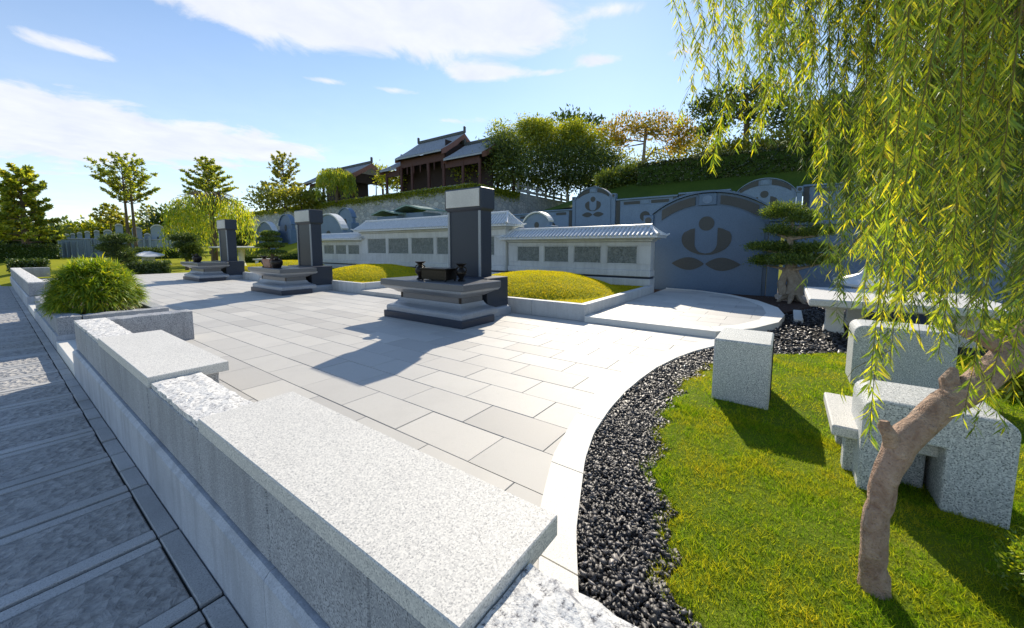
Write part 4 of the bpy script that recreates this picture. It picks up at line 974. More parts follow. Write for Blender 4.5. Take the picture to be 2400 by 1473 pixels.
for (x, y, dep, dens) in strands:
    bot = Vector(at_depth(x, y, dep)); ztop = random.uniform(2.75, 3.5) * (.6 + .4 * dep / 2.6) + .25
    sw_ = .09 * dep; sway = Vector((random.uniform(-sw_, sw_), random.uniform(-sw_, sw_), 0))
    topp = Vector((bot.x, bot.y, max(ztop, bot.z + .5))) + sway
    inward = (crown_c - topp); inward.z = 0; il = inward.length; inward = inward.normalized() * min(.45, il)
    root = topp + inward + Vector((0, 0, random.uniform(.05, .22)))
    P = [root, root.lerp(topp, .6) + Vector((0, 0, .09)), topp]
    L = (topp - bot).length; ns = max(4, int(L / .16)); ph = random.uniform(0, 6.3); am = random.uniform(.008, .05)
    for k in range(1, ns + 1):
        u = k / ns; P.append(topp.lerp(bot, u) + Vector((math.sin(ph + u * 5), math.cos(ph * 1.3 + u * 4), 0)) * am * (1 - .3 * u))
    tw.tube(P, list(np.linspace(.0032, .0009, len(P))), 4)
    # alternate leaves down the strand, hanging, swept outwards
    seg = np.array([list(p) for p in P]); dl = np.linalg.norm(np.diff(seg, axis=0), axis=1); s = np.concatenate([[0], np.cumsum(dl)])
    nl = int(s[-1] / .0115 * dens); q = np.sort(RNG.uniform(.04 * s[-1], s[-1], nl)); pts = np.stack([np.interp(q, s, seg[:, a]) for a in range(3)], 1)
    az = RNG.uniform(0, 2 * PI, nl); out = RNG.uniform(.28, .85, nl)
    d = np.stack([np.cos(az) * out, np.sin(az) * out, -np.ones(nl) * RNG.uniform(.55, 1.1, nl)], 1)
    LP.append(pts); LD.append(d); LL.append(RNG.uniform(.045, .085, nl) * (.62 + .16 * min(dep, 2.4)))
    # short side twigs
    for _ in range(int(L * 3.8 * dens)):
        i0 = RNG.integers(0, nl); b0 = pts[i0]; a = RNG.uniform(0, 2 * PI); ln = RNG.uniform(.10, .44); sp = RNG.uniform(.2, .8); ln *= min(1.0, .35 + .3 * dep * .6); e0 = b0 + np.array([math.cos(a) * ln * sp, math.sin(a) * ln * sp, -ln * RNG.uniform(.6, 1)])
        tw.tube([tuple(b0), tuple((b0 + e0) / 2 + np.array([math.cos(a), math.sin(a), .2]) * ln * .12), tuple(e0)], [.0016, .0012, .0007], 3)
        m = int(ln / .0085); w = RNG.random(m)[:, None]; pp = b0 + (e0 - b0) * w; aa = RNG.uniform(0, 2 * PI, m)
        LP.append(pp); LD.append(np.stack([np.cos(aa) * .6, np.sin(aa) * .6, -np.ones(m)], 1)); LL.append(RNG.uniform(.04, .075, m) * (.62 + .16 * min(dep, 2.4)))
    lim_tip = root
    if random.random() < .22:
        hub = Vector(dense[random.choice([-1, -3, -6, -9])])
        mid = hub.lerp(root, .5) + Vector((0, 0, .25)); lim.tube([hub, mid, root], [.028, .014, .005], 6)
    elif random.random() < .8:
        mid = crown_c.lerp(root, .5) + Vector((0, 0, .22)); lim.tube([crown_c, mid, root], [.012, .008, .004], 5)
lim.build('limbs', 'bark_willow', wil, True)
tw.build('twigs', 'twig', wil, False)['kind'] = 'stuff'
LP, LD, LL = map(np.concatenate, (LP, LD, LL))
V, F = leaf_cards(LP, LD, LL, LL * RNG.uniform(.085, .125, len(LL)), .12)
shaded = np.linalg.norm(LP[:, :2] - np.array([4.3, -1.5]), axis=1) + .6 * np.sin(LP[:, 0] * 9) * np.sin(LP[:, 1] * 11) < 2.0  # leaves in this part of the crown get the darker colour as painted shade
for nm, sel in (('leaf_willow', ~shaded), ('leaf_willow_shaded', shaded)):
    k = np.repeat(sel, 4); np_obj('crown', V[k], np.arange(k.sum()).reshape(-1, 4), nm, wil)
print('willow leaves', len(LL))

# ------------------------------------------------------------------ small plants by the lawn
jb = on_z(2420, 1440); jx, jy = float(jb[0]) + .03, float(jb[1]) - .11
t = thing('juniper_shrub', 'small bright green juniper shrub in the lower right corner', 'shrub', (jx, jy, 0))
MB().tube([(jx, jy, -.05), (jx, jy, .12), (jx + .02, jy, .25)], [.03, .02, .01], 7).build('stem', 'bark', t)
crown('foliage', [(jx + random.uniform(-.10, .10), jy + random.uniform(-.10, .10), random.uniform(.03, .27), .06, .06, .055) for _ in range(30)], 'leaf_bush', t, .02, 420, 0, True, .4, .3)
t = thing('grass_tuft', 'little tuft of dry grass growing under the arched seat', 'plant', (3.3, -.64, 0))
n = 700; a = RNG.uniform(0, 2 * PI, n); P = np.stack([3.28 + RNG.normal(0, .05, n), -.66 + RNG.normal(0, .06, n), np.zeros(n)], 1)
V, F = leaf_cards(P, np.stack([np.cos(a) * .5, np.sin(a) * .5, np.ones(n)], 1), RNG.uniform(.12, .27, n), .007); np_obj('blades', V, F, 'leaf_dry', t)
t = thing('grass_bush', 'round bushy plant with long arching green blades in the stone planter', 'bush', (1.15, 10.4, .17))
MB().tube([(1.15, 10.4, .1), (1.15, 10.4, .35), (1.17, 10.42, .6)], [.1, .08, .04], 8).build('stems', 'bark', t)
Vb, Fb = [], []
nt = 560; dd = rand_dirs(nt); dd[:, 2] = np.abs(dd[:, 2]) * 1.05 - .22
hub = np.array([1.15, 10.4, .42]) + dd * np.array([.56, .66, .76]) * RNG.uniform(.55, 1.0, (nt, 1)) ** .5
NL = 15; n = nt * NL
c = np.repeat(hub, NL, 0); od = np.repeat(unit(dd * np.array([1, 1, .7]) + np.array([0, 0, .35])), NL, 0)
d0 = unit(od * .8 + rand_dirs(n) * .8); L = RNG.uniform(.14, .27, n)[:, None]; W = RNG.uniform(.013, .021, n)[:, None]
s = unit(np.cross(d0, np.array([0, 0, 1.0]) + rand_dirs(n) * .3))
p1 = c + d0 * L * .45; d1 = unit(d0 + np.array([0, 0, -.38])); p2 = p1 + d1 * L * .35; d2 = unit(d1 + np.array([0, 0, -.6])); p3 = p2 + d2 * L * .28
V = np.stack([c - s * W * .3, c + s * W * .3, p1 - s * W * .5, p1 + s * W * .5, p2 - s * W * .38, p2 + s * W * .38, p3], 1).reshape(-1, 3)
b = (np.arange(n) * 7)[:, None]
F = np.concatenate([b + np.array([0, 1, 3]), b + np.array([0, 3, 2]), b + np.array([2, 3, 5]), b + np.array([2, 5, 4]), b + np.array([4, 5, 6])])
np_obj('blades', V, F, 'leaf_bush', t)

# ------------------------------------------------------------------ cloud-pruned pines
def pads_tree(name, label, base, pads, trunk_pts, r0, leaf, per, m='leaf_pine', bark_='bark_pale', group=None, roots=0):
    t = thing(name, label, 'tree', base, group); mb = MB()
    for pts, rr in trunk_pts: mb.tube(pts, rr, 8, .1)
    for p in pads:
        st = Vector(trunk_pts[0][0][-1]); e = Vector(p[:3]); k = min(range(len(trunk_pts[0][0])), key=lambda i: abs(trunk_pts[0][0][i][2] - (p[2] - p[5])))
        st = Vector(trunk_pts[0][0][max(1, k)]); mb.tube([st, st.lerp(e, .5) + Vector((0, 0, -.03)), e - Vector((0, 0, p[5] * .5))], [r0 * .4, r0 * .25, r0 * .12], 6, .08)
    for i in range(roots):
        a = 2 * PI * i / roots + .4; b_ = Vector(base); mb.tube([b_ + Vector((math.cos(a) * .05, math.sin(a) * .05, .25)), b_ + Vector((math.cos(a) * r0 * 1.2, math.sin(a) * r0 * 1.2, .08)), b_ + Vector((math.cos(a) * r0 * 2.2, math.sin(a) * r0 * 2.2, -.05))], [r0 * .5, r0 * .4, r0 * .2], 6, .12)
    mb.build('trunk', bark_, t, True)
    Vs = []
    for p in pads:
        c, r = np.array(p[:3]), np.array(p[3:6]); n = int(per * (r[0] * r[1]) / .09); nc = max(8, n // 26)
        th = RNG.uniform(0, 2 * PI, nc); rr = np.sqrt(RNG.random(nc)); q = np.stack([np.cos(th) * rr, np.sin(th) * rr, np.sqrt(np.maximum(0, 1 - rr ** 2)) * RNG.uniform(-.25, 1, nc)], 1) * r + c
        k = RNG.integers(0, nc, n); cs = leaf * 1.0
        P = q[k] + RNG.normal(size=(n, 3)) * cs * np.array([1, 1, .55]); D = unit(rand_dirs(n) + (P - c) / r * .7 + np.array([0, 0, .6]))
        LL_ = leaf * RNG.uniform(.6, 1.3, n); Vs.append(leaf_cards(P, D, LL_, LL_ * .26))
    V, F = merge(*Vs); np_obj('crown', V, F, m, t); return t
def pxpad(x, y, rx, ry, D, fl=1.0, k=1.0):
    rx, ry = rx * k, ry * k
    c = at_dist(x, y, D); s = np.linalg.norm(at_dist(x + rx, y, D) - c); h = abs(at_dist(x, y - ry, D)[2] - c[2]); return (c[0], c[1], c[2], s * fl, s, h)
D = 11.35
bp = [pxpad(q[0] + random.uniform(-5, 5), q[1] + random.uniform(-4, 4), q[2], q[3] * random.uniform(1.3, 1.8), D + random.uniform(-.25, .25), .8, 1.06) for q in [(1840, 503, 46, 18), (1880, 516, 34, 12), (1922, 545, 34, 9), (1868, 548, 36, 10), (1826, 545, 26, 8), (1792, 579, 36, 7), (1850, 583, 44, 10), (1908, 584, 40, 9), (1798, 613, 38, 10), (1862, 615, 56, 11), (1922, 612, 34, 9)]]
b0 = on_z(1850, 697, .06)
tp = [tuple(at_dist(x, y, D)) for x, y in [(1858, 690), (1862, 660), (1850, 635), (1862, 600), (1850, 560), (1858, 520)]]
tp2 = [tuple(at_dist(x, y, D)) for x, y in [(1838, 690), (1832, 665), (1842, 640), (1850, 620)]]
tp3 = [tuple(at_dist(x, y, D + .1)) for x, y in [(1872, 692), (1876, 662), (1866, 640), (1860, 612)]]
pads_tree('bonsai_pine', 'large gnarled cloud-pruned bonsai pine in front of the blue emblem wall', (tp[0][0], tp[0][1], .05), bp, [(tp, [.17, .13, .11, .09, .06, .03]), (tp2, [.12, .09, .08, .06]), (tp3, [.1, .08, .06, .05])], .14, .062, 3800, roots=5)
t = thing('garden_rock', 'pale pinkish rock at the foot of the bonsai pine', 'rock', tuple(on_z(1838, 703, .04)))
def rock(name, c, r, m, parent, seed=1):
    bm = bmesh.new(); bmesh.ops.create_icosphere(bm, subdivisions=3, radius=1); rs = random.Random(seed)
    off = [Vector((rs.uniform(-1, 1), rs.uniform(-1, 1), rs.uniform(-1, 1))).normalized() for _ in range(14)]; dd_ = [rs.uniform(.55, .95) for _ in off]
    for v in bm.verts:
        for o_, d_ in zip(off, dd_):
            k = v.co.dot(o_)
            if k > d_: v.co -= o_ * (k - d_)
        v.co += Vector((rs.uniform(-1, 1), rs.uniform(-1, 1), rs.uniform(-1, 1))) * .03
        v.co = Vector((v.co.x * r[0], v.co.y * r[1], v.co.z * r[2]))
    me = bpy.data.meshes.new(name); bm.to_mesh(me); bm.free(); o = link(name, me, m, parent, None); o.location = Vector(c) - (world_loc(parent) if parent else Vector((0, 0, 0))); return o
r0_ = on_z(1838, 703, .04)
rock('boulder', (r0_[0], r0_[1], .12), (.16, .24, .16), 'rock_pale', t, 3); rock('boulder', (r0_[0] - .05, r0_[1] - .32, .08), (.14, .17, .11), 'rock_pale', t, 8)
# potted bonsai on the middle monument
t = thing('potted_bonsai', 'small bonsai pine in a square terracotta pot on the middle monument', 'potted plant', (5.0, 12.5, zt))
MB().rings(4.88, 5.12, 12.30, 12.70, [(.0, zt), (.02, zt + .02), (.05, zt + .23), (.06, zt + .25)]).build('pot', 'terracotta', t)
trp = [(5.0, 12.5, zt + .22), (5.02, 12.46, zt + .36), (4.97, 12.55, zt + .55), (5.0, 12.5, zt + .8)]
MB().tube(trp, [.05, .045, .035, .02], 8, .1).build('trunk', 'bark', t, True)
Vs = []
for (cx, cy, cz, r_, h_) in [(5, 12.48, zt + .44, .40, .08), (5.02, 12.62, zt + .62, .36, .09), (5, 12.4, zt + .66, .30, .09), (5, 12.55, zt + .82, .32, .10), (5, 12.5, zt + .98, .24, .10)]:
    n = 2600; th = RNG.uniform(0, 2 * PI, n); rr = np.sqrt(RNG.random(n)); P = np.stack([cx + np.cos(th) * rr * r_, cy + np.sin(th) * rr * r_, cz + np.sqrt(1 - rr ** 2) * h_ * RNG.uniform(-.3, 1, n)], 1)
    Vs.append(leaf_cards(P, rand_dirs(n) + np.array([0, 0, .6]), .06, .02))
V, F = merge(*Vs); np_obj('crown', V, F, 'leaf_pine', t)
def topiary(x, y0, ytop, D, label, seed, base_z):
    rs = random.Random(seed); c = at_dist(x, y0, D); zt_ = at_dist(x, ytop, D)[2]; H = zt_ - base_z
    base = (c[0], c[1], base_z); pads = []
    for (u, r_) in [(.36, .20), (.5, .24), (.66, .26), (.88, .34)]:
        for k in range(2 if u < .8 else 1):
            a = rs.uniform(0, 6.3); pads.append((c[0] + math.cos(a) * H * (.14 if u < .8 else .02), c[1] + math.sin(a) * H * (.14 if u < .8 else .02), base_z + H * u, H * r_ * .75, H * r_ * .75, H * .10))
    tp_ = [(c[0], c[1], base_z - .05), (c[0] + .04, c[1], base_z + H * .3), (c[0] - .05, c[1] + .04, base_z + H * .6), (c[0], c[1], base_z + H * .86)]
    return pads_tree('topiary_tree', label, base, pads, [(tp_, [H * .05, H * .04, H * .03, H * .015])], H * .04, .06 + .002 * D, 1500, 'leaf_dark', 'bark', 'cloud-pruned topiary trees at the far lawn')
topiary(285, 622, 552, 27.5, 'dark cloud-pruned topiary just right of the grassy bush', 1, -.02)
topiary(437, 610, 550, 30, 'dark cloud-pruned topiary above the farthest monument table', 2, -.02)
topiary(570, 578, 541, 36, 'dark round topiary rising above the distant stone table', 3, .75)

# ------------------------------------------------------------------ hill, terrace, retaining wall
def hill_z(x, y):
    x, y = np.asarray(x, float), np.asarray(y, float)
    s = lambda v, a, b: np.clip((v - a) / (b - a), 0, 1) ** 2 * (3 - 2 * np.clip((v - a) / (b - a), 0, 1))
    k = s(-y, -25, -11)
    return 4.05 + k * (.72 + .46 * np.clip(x - 28.7, 0, 4.5) + .28 * np.clip(x - 33.2, 0, 40)) + (1 - k) * .06 * np.clip(x - 30, 0, 60) + .25 * np.sin(x * .35) * np.sin(y * .3) * s(x, 32, 40)
hx, hy = np.meshgrid(np.concatenate([np.linspace(28.72, 40, 24), np.linspace(42, 160, 30)]), np.linspace(-90, 27.2, 60), indexing='ij')
ii = np.arange(hx.size).reshape(hx.shape)
o = np_obj('hillside', np.stack([hx, hy, hill_z(hx, hy)], -1).reshape(-1, 3), np.stack([ii[:-1, :-1], ii[1:, :-1], ii[1:, 1:], ii[:-1, 1:]], -1).reshape(-1, 4), 'turf_hill', None, True); tag(o, kind='structure')
TZ = 7.85
struct('terrace', MB().box(30.55, 160, 27.5, 140, 0, TZ), 'turf_hill')
rw = thing('retaining_wall', 'tall grey rubble retaining wall holding the pavilion terrace', 'wall', (30, 40, 0))
MB().box(30.0, 30.54, 26.9, 96, 0, TZ + .02).build('front_face', 'rubble', rw)
MB().box(30.55, 90, 26.9, 27.49, 0, TZ + .015).build('side_face', 'rubble', rw)
for a, b in zip(np.linspace(26.88, 96, 36)[:-1], np.linspace(26.88, 96, 36)[1:]): MB().box(29.94, 30.6, a + .01, b - .01, TZ + .025, TZ + .12, .02).build('coping_stone', 'granite_smooth', rw)
for a, b in zip(np.linspace(30.62, 90, 30)[:-1], np.linspace(30.62, 90, 30)[1:]): MB().box(a + .01, b - .01, 26.86, 27.55, TZ + .022, TZ + .12, .02).build('coping_stone', 'granite_smooth', rw)
n = 16000; yy = RNG.uniform(26.8, 92, n); P = np.stack([np.full(n, 29.9) + RNG.normal(0, .1, n), yy, TZ + .1 - np.abs(RNG.normal(0, .30 + .16 * np.sin(yy * .7) ** 2, n))], 1)
n2 = 3500; xx = RNG.uniform(29.9, 38.5, n2); P2 = np.stack([xx, np.full(n2, 26.8) + RNG.normal(0, .1, n2), TZ + .12 - np.abs(RNG.normal(0, .4, n2))], 1)
P = np.concatenate([P, P2]); V, F = leaf_cards(P, rand_dirs(len(P)) * .8 + np.array([-.5, -.3, -.5]), .26, .08)
tag(np_obj('hanging_turf', V, F, 'leaf_bamboo'), 'fringe of grass trailing over the top of the rubble retaining wall', 'grass', kind='stuff')
bl = thing('balustrade', 'pale stone balustrade on the rubble wall beside the bamboo', 'balustrade', (40, 27.2, TZ))
def bal(x0, x1, z):
    n = int((x1 - x0) / 1.9)
    for i in range(n + 1):
        x = x0 + (x1 - x0) * i / n; p = MB().box(x - .13, x + .13, 27.05, 27.31, z, z + 1.15, .03).build('post', 'granite_smooth', bl)
        MB().lathe(x, 27.18, [(.1, z + 1.152), (.14, z + 1.25), (.05, z + 1.38)], 8).build('post_cap', 'granite_smooth', p)
        if i < n:
            MB().box(x + .13, x + (x1 - x0) / n - .13, 27.12, 27.24, z + .85, z + 1.0, .02).build('rail', 'granite_smooth', bl)
            MB().box(x + .13, x + (x1 - x0) / n - .13, 27.13, 27.23, z + .18, z + .5, .02).build('panel', 'granite_smooth', bl)
bal(38.8, 52, TZ + .125)

# ------------------------------------------------------------------ pavilions
def gable_roof(parent, xf, xb, y0, y1, ze, zr, roll=.36, rolls_both=True):
    xr = .5 * (xf + xb); N = 6; v = []; f = []
    prof = []
    for k in range(2 * N + 1):
        u = k / N - 1; x = xr + (xb - xr) * u; a = abs(u); z = zr - (zr - ze) * (a * .86 + .14 * math.sin(a * PI / 2)) if a < 1 else ze
        prof.append((x, z))
    top = MB(); n = len(prof)
    vv = [(x, y0, z) for x, z in prof] + [(x, y1, z) for x, z in prof] + [(x, y0, z - .16) for x, z in prof] + [(x, y1, z - .16) for x, z in prof]
    ff = []
    for k in range(n - 1): ff += [[k, k + 1, n + k + 1, n + k], [2 * n + k, 3 * n + k, 3 * n + k + 1, 2 * n + k + 1], [k, 2 * n + k, 2 * n + k + 1, k + 1], [n + k, n + k + 1, 3 * n + k + 1, 3 * n + k]]
    ff += [[0, n, 3 * n, 2 * n], [n - 1, 3 * n - 1, 4 * n - 1, 2 * n - 1]]
    top.add(vv, ff); ro = top.build('roof', 'tile_grey', parent)
    tl = MB(); m = int((y1 - y0) / roll)
    for i in range(m + 1):
        y = y0 + .08 + (y1 - y0 - .16) * i / m
        tl.tube([(x, y, z + .03) for x, z in prof], [.085] * n, 5)
    q = tl.build('roof_tiles', 'tile_grey', ro); q['kind'] = 'stuff'
    rd = MB().box(xr - .14, xr + .14, y0 - .02, y1 + .02, zr + .02, zr + .42, .05)
    for yy, s_ in ((y0, -1), (y1, 1)): rd.box(xr - .16, xr + .16, yy - .15 + s_ * .05, yy + .15 + s_ * .05, zr + .1, zr + .95, .08)
    rd.build('ridge', 'tile_ridge', ro)
    for yy in (y0 - .09, y1 + .01):     # bargeboards with a scalloped lower edge
        bb = MB(); v2 = [(x, yy, z + .04) for x, z in prof] + [(x, yy, z - .52 - .16 * abs(math.sin(k * 1.9))) for k, (x, z) in enumerate(prof)]
        v2 += [(p[0], p[1] + .08, p[2]) for p in v2]; f2 = []
        for k in range(n - 1): f2 += [[k, k + 1, n + k + 1, n + k], [2 * n + k, 3 * n + k, 3 * n + k + 1, 2 * n + k + 1], [k, 2 * n + k, 2 * n + k + 1, k + 1], [n + k, n + k + 1, 3 * n + k + 1, 3 * n + k]]
        bb.add(v2, f2).build('bargeboard', 'bargeboard', ro)
    return ro
def column(parent, x, y, z0, z1, r=.2, m='timber_red'):
    c = MB().lathe(x, y, [(r, z0 + .2), (r * .95, z1)], 12).build('column', m, parent, True)
    MB().rings(x - r * .8, x + r * .8, y - r * .8, y + r * .8, [(r * .7, z0), (r * .7, z0 + .1), (r * .3, z0 + .2)]).build('column_base', 'granite_smooth', c)
pv = thing('pavilion', 'large dark timber pavilion with stepped grey tiled roofs above the retaining wall', 'pavilion', (37, 38, TZ))
MB().box(32.6, 41.4, 28.4, 46.4, TZ + .002, TZ + .35, .03).build('podium', 'granite_smooth', pv)
gable_roof(pv, 32.9, 41.1, 34.3, 43.0, 13.0, 15.75)
gable_roof(pv, 33.1, 40.9, 28.1, 34.15, 11.85, 14.2)
gable_roof(pv, 33.1, 40.9, 43.15, 46.8, 11.9, 14.0)
for y in (28.9, 31.5, 34.7, 37.4, 40.6, 42.8, 46.0):
    for x in (33.7, 40.3): column(pv, x, y, TZ + .35, 12.2 if 34 < y < 43 else 11.4)
MB().box(33.62, 33.78, 34.5, 42.9, 11.9, 12.9, .02).build('lintel', 'timber_red', pv); MB().box(33.62, 33.78, 28.9, 34.4, 10.9, 11.75, .02).build('lintel', 'timber_red', pv); MB().box(33.62, 33.78, 43.1, 46.2, 11.0, 11.75, .02).build('lintel', 'timber_red', pv)
MB().box(36.0, 36.14, 28.9, 46, TZ + .35, 12.8).build('screen_wall', 'timber_dark', pv)
MB().box(33.3, 40.7, 34.4, 42.9, 12.85, 12.95).build('ceiling', 'timber_dark', pv); MB().box(33.5, 40.5, 28.4, 34.1, 11.75, 11.84).build('ceiling', 'timber_dark', pv)
MB().box(33.8, 40.2, 34.42, 34.52, 11.6, 14.4).build('gable_wall', 'timber_dark', pv)
for i in range(6): MB().box(33.64, 33.76, 35 + i * 1.3, 35.12 + i * 1.3, 11.0, 11.9).build('bracket', 'timber_red', pv)
p2 = thing('pavilion', 'smaller timber pavilion with scalloped gable left of the large pavilion', 'pavilion', (34.5, 57, TZ))
MB().box(31.5, 37.5, 51.2, 64.2, TZ + .002, TZ + .3, .03).build('podium', 'granite_smooth', p2)
gable_roof(p2, 31.3, 37.9, 50.8, 64.6, 11.75, 13.7)
for y in (51.6, 55.8, 60, 64):
    for x in (32.1, 37.0): column(p2, x, y, TZ + .3, 11.5, .17)
MB().box(32.02, 32.18, 51.6, 64, 10.9, 11.65, .02).build('lintel', 'timber_red', p2); MB().box(34.6, 34.72, 52, 63.8, TZ + .3, 11.6).build('screen_wall', 'timber_dark', p2)
MB().box(32.2, 37, 51.55, 51.67, 10.8, 12.2).build('gable_wall', 'timber_dark', p2)

# ------------------------------------------------------------------ graves in the middle distance
def grave(loc, w, h, label, rotz=0.0, style=0, group='small arched graves'):
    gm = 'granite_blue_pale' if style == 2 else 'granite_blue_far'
    t = thing('arched_grave', label, 'grave', (0, 0, 0), group)
    rise = w * (.30 if style == 0 else .38); zs = h - rise
    arch = arc_pts(0, w / 2, zs, rise, 14)
    MB().prism_x([(w / 2, -1.2)] + arch + [(-w / 2, -1.2)], 0, .35).build('headstone', gm, t)
    cp = [(y * 1.04, z + .05) for y, z in arch]
    MB().band_x(cp, [(y * .97, z - .10) for y, z in cp], -.12, .47).build('coping', 'granite_blue_far' if style == 1 else 'tile_pale', t)
    MB().prism_x([(w * .09 * math.cos(2 * PI * i / 14), h * .52 + h * .12 * math.sin(2 * PI * i / 14)) for i in range(14)], -.02, .002).build('name_plaque', 'inlay_dark', t)
    for s_ in (-1, 1): MB().box(-.6, .35, s_ * w * .62 - w * .11, s_ * w * .62 + w * .11, -1.2, zs * .72, .04).build('wing_wall', gm, t)
    t.location = loc; t.rotation_euler = (0, 0, rotz); return t
def grave_px(x, ybase, ytop, X, wpx, label, style=0):
    a = on_x(x, ytop, X); w = abs(on_x(x - wpx / 2, ytop, X)[1] - on_x(x + wpx / 2, ytop, X)[1]); g = float(ground_z(X, a[1]))
    grave((X, float(a[1]), g), w, float(a[2]) - g, label, 0, style)
grave_px(768, 560, 502, 17, 64, 'arched grave with bright white coping just right of the middle stele')
grave_px(808, 540, 488, 24, 34, 'arched blue grave under the turf fringe left of centre', 1)
grave_px(668, 540, 503, 22, 30, 'small pointed blue grave left of the middle stele', 1)
grave_px(620, 560, 520, 20, 40, 'low blue grave left of the potted bonsai behind willow', 0)
grave_px(1258, 560, 498, 22, 60, 'arched grave showing just above the right relief roof junction', 0)
def tomb_house(X, y0, y1, z0, z1, label):
    t = thing('tomb_house', label, 'tomb', (X, .5 * (y0 + y1), z0)); yc = .5 * (y0 + y1)
    MB().box(X, X + 2, y0, y1, z0, z1, .03).build('wall', 'granite_blue_far', t)
    N = 10; pts = [(yc + (y1 - y0) * .62 * (1 - 2 * i / N), z1 + .02 + (y1 - y0) * .16 * (1 - abs(1 - 2 * i / N) ** 1.4) + .10 * abs(1 - 2 * i / N) ** 4) for i in range(N + 1)]
    MB().band_x([(y, z + .12) for y, z in pts], pts, X - .4, X + 2.4).build('roof', 'tile_green', t)
a = on_x(960, 478, 21); tomb_house(21, float(a[1]) - 1.6, float(a[1]) + 1.6, 1.2, float(a[2]) - .75, 'small tomb with green curved roof just left of the nearest stele')
a = on_x(900, 490, 20); tomb_house(20.2, float(a[1]) - 1.3, float(a[1]) + 1.3, 1.2, float(a[2]) - .62, 'low green roofed tomb above the middle relief wall')

# far left rows of tombs
rows_ = [(148, 552, 9), (158, 550, 9), (170, 548, 10), (186, 546, 12), (204, 543, 12), (226, 541, 13), (252, 540, 20), (278, 526, 18), (320, 533, 24), (368, 528, 32), (408, 530, 20), (345, 548, 16)]
names = ['first and leftmost', 'second', 'third', 'fourth', 'fifth', 'sixth', 'seventh', 'eighth, tall and white tipped', 'ninth', 'tenth and widest', 'rightmost', 'lowest']
for (x, yt, wp), nm in zip(rows_, names):
    D_ = 47.0; a = at_dist(x, yt, D_); w = float(np.linalg.norm(at_dist(x + wp / 2, yt, D_) - at_dist(x - wp / 2, yt, D_))); g = float(ground_z(a[0], a[1])); ang = math.atan2(a[1], a[0])
    grave((float(a[0]), float(a[1]), g), w, float(a[2]) - g, nm + ' grave from the left in the distant row', ang, 2, 'distant row of graves')
a0, a1 = at_dist(142, 572, 48.5), at_dist(415, 560, 48.5)
ang = math.atan2(a1[1] - a0[1], a1[0] - a0[0]); ln = float(np.hypot(a1[0] - a0[0], a1[1] - a0[1]))
t = thing('grave_wall', 'long low blue-grey wall joining the distant row of graves', 'wall', (0, 0, 0))
MB().box(0, ln, -1.75, -1.35, -1, 1.42, .03).build('wall', 'granite_blue_pale', t); MB().box(-.05, ln + .05, -1.81, -1.29, 1.422, 1.52, .02).build('coping', 'granite_smooth', t)
t.location = (float(a0[0]), float(a0[1]), .55); t.rotation_euler = (0, 0, ang)

# distant garden furniture
c = at_dist(347, 600, 31); t = thing('stone_lantern', 'low stone lantern on the golden lawn left of the farthest monument', 'lantern', (float(c[0]), float(c[1]), 0))
MB().rings(c[0] - .25, c[0] + .25, c[1] - .25, c[1] + .25, [(.15, -.1), (.12, .25), (0, .3), (0, .75), (.1, .8)]).build('post', 'granite_smooth', t)
pagoda_roof(float(c[0]), float(c[1]), .82, .62, .34).build('roof', 'tile_pale', t)
c = at_dist(566, 600, 34); x, y = float(c[0]), float(c[1])
t = thing('stone_table', 'white round garden table left of the middle monument in the distance', 'table', (x, y, 0))
MB().lathe(x, y, [(.30, -.1), (.24, .1), (.18, .4), (.2, 1.1), (.3, 1.28)], 16).build('pedestal', 'granite_kerb', t, True)
MB().lathe(x, y, [(1.75, 1.285), (1.85, 1.31), (1.85, 1.39), (1.75, 1.42)], 28).build('table_top', 'granite_kerb', t)
for i, (px, lab) in enumerate([(612, 'white low stone bench right of the distant round table'), (634, 'white low stone bench next to the potted bonsai in the distance')]):
    c = at_dist(px, 600, 33); x, y = float(c[0]), float(c[1]); t = thing('garden_bench', lab, 'bench', (x, y, 0), 'distant low white benches')
    MB().box(x - .5, x + .5, y - .2, y + .2, .42, .54, .02).build('seat', 'granite_kerb', t)
    for s_ in (-.35, .25): MB().box(x + s_, x + s_ + .1, y - .16, y + .16, -.1, .419).build('leg', 'granite_kerb', t)

# ------------------------------------------------------------------ hedges
def hedge(x0, y0, x1, y1, wdt, z0, h, label, m='leaf_dark', leaf=.12, n=3000):
    L = math.hypot(x1 - x0, y1 - y0); ang = math.atan2(y1 - y0, x1 - x0)
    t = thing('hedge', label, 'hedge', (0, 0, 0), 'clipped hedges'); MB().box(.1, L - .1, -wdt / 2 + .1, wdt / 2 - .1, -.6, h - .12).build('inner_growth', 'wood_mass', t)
    u = RNG.random(n); sd_ = RNG.random(n); P = np.stack([u * L, RNG.uniform(-wdt / 2, wdt / 2, n), RNG.uniform(0, h, n)], 1)
    f = sd_ < .55; P[f, 1] = np.where(RNG.random(f.sum()) < .5, -wdt / 2, wdt / 2) + RNG.normal(0, .05, f.sum()); P[~f, 2] = h + RNG.normal(0, .06, (~f).sum())
    V, F = leaf_cards(P, rand_dirs(n) + np.array([0, 0, .3]), leaf * RNG.uniform(.6, 1.3, n), leaf * .5); np_obj('foliage', V, F, m, t)
    t.location = (x0, y0, z0); t.rotation_euler = (0, 0, ang)
def hedge_px(xa, xb, y, D_, h, label, wdt=1.2, **k):
    a, b = at_dist(xa, y, D_), at_dist(xb, y, D_); hedge(float(a[0]), float(a[1]), float(b[0]), float(b[1]), wdt, float(ground_z((a[0] + b[0]) / 2, (a[1] + b[1]) / 2)), h, label, **k)
hedge_px(296, 400, 630, 27.6, .62, 'low dark green hedge at the far end of the plaza', 1.3, leaf=.1, n=5000)
hedge_px(300, 432, 580, 43, .75, 'low clipped hedge in front of the distant graves', 1.0)
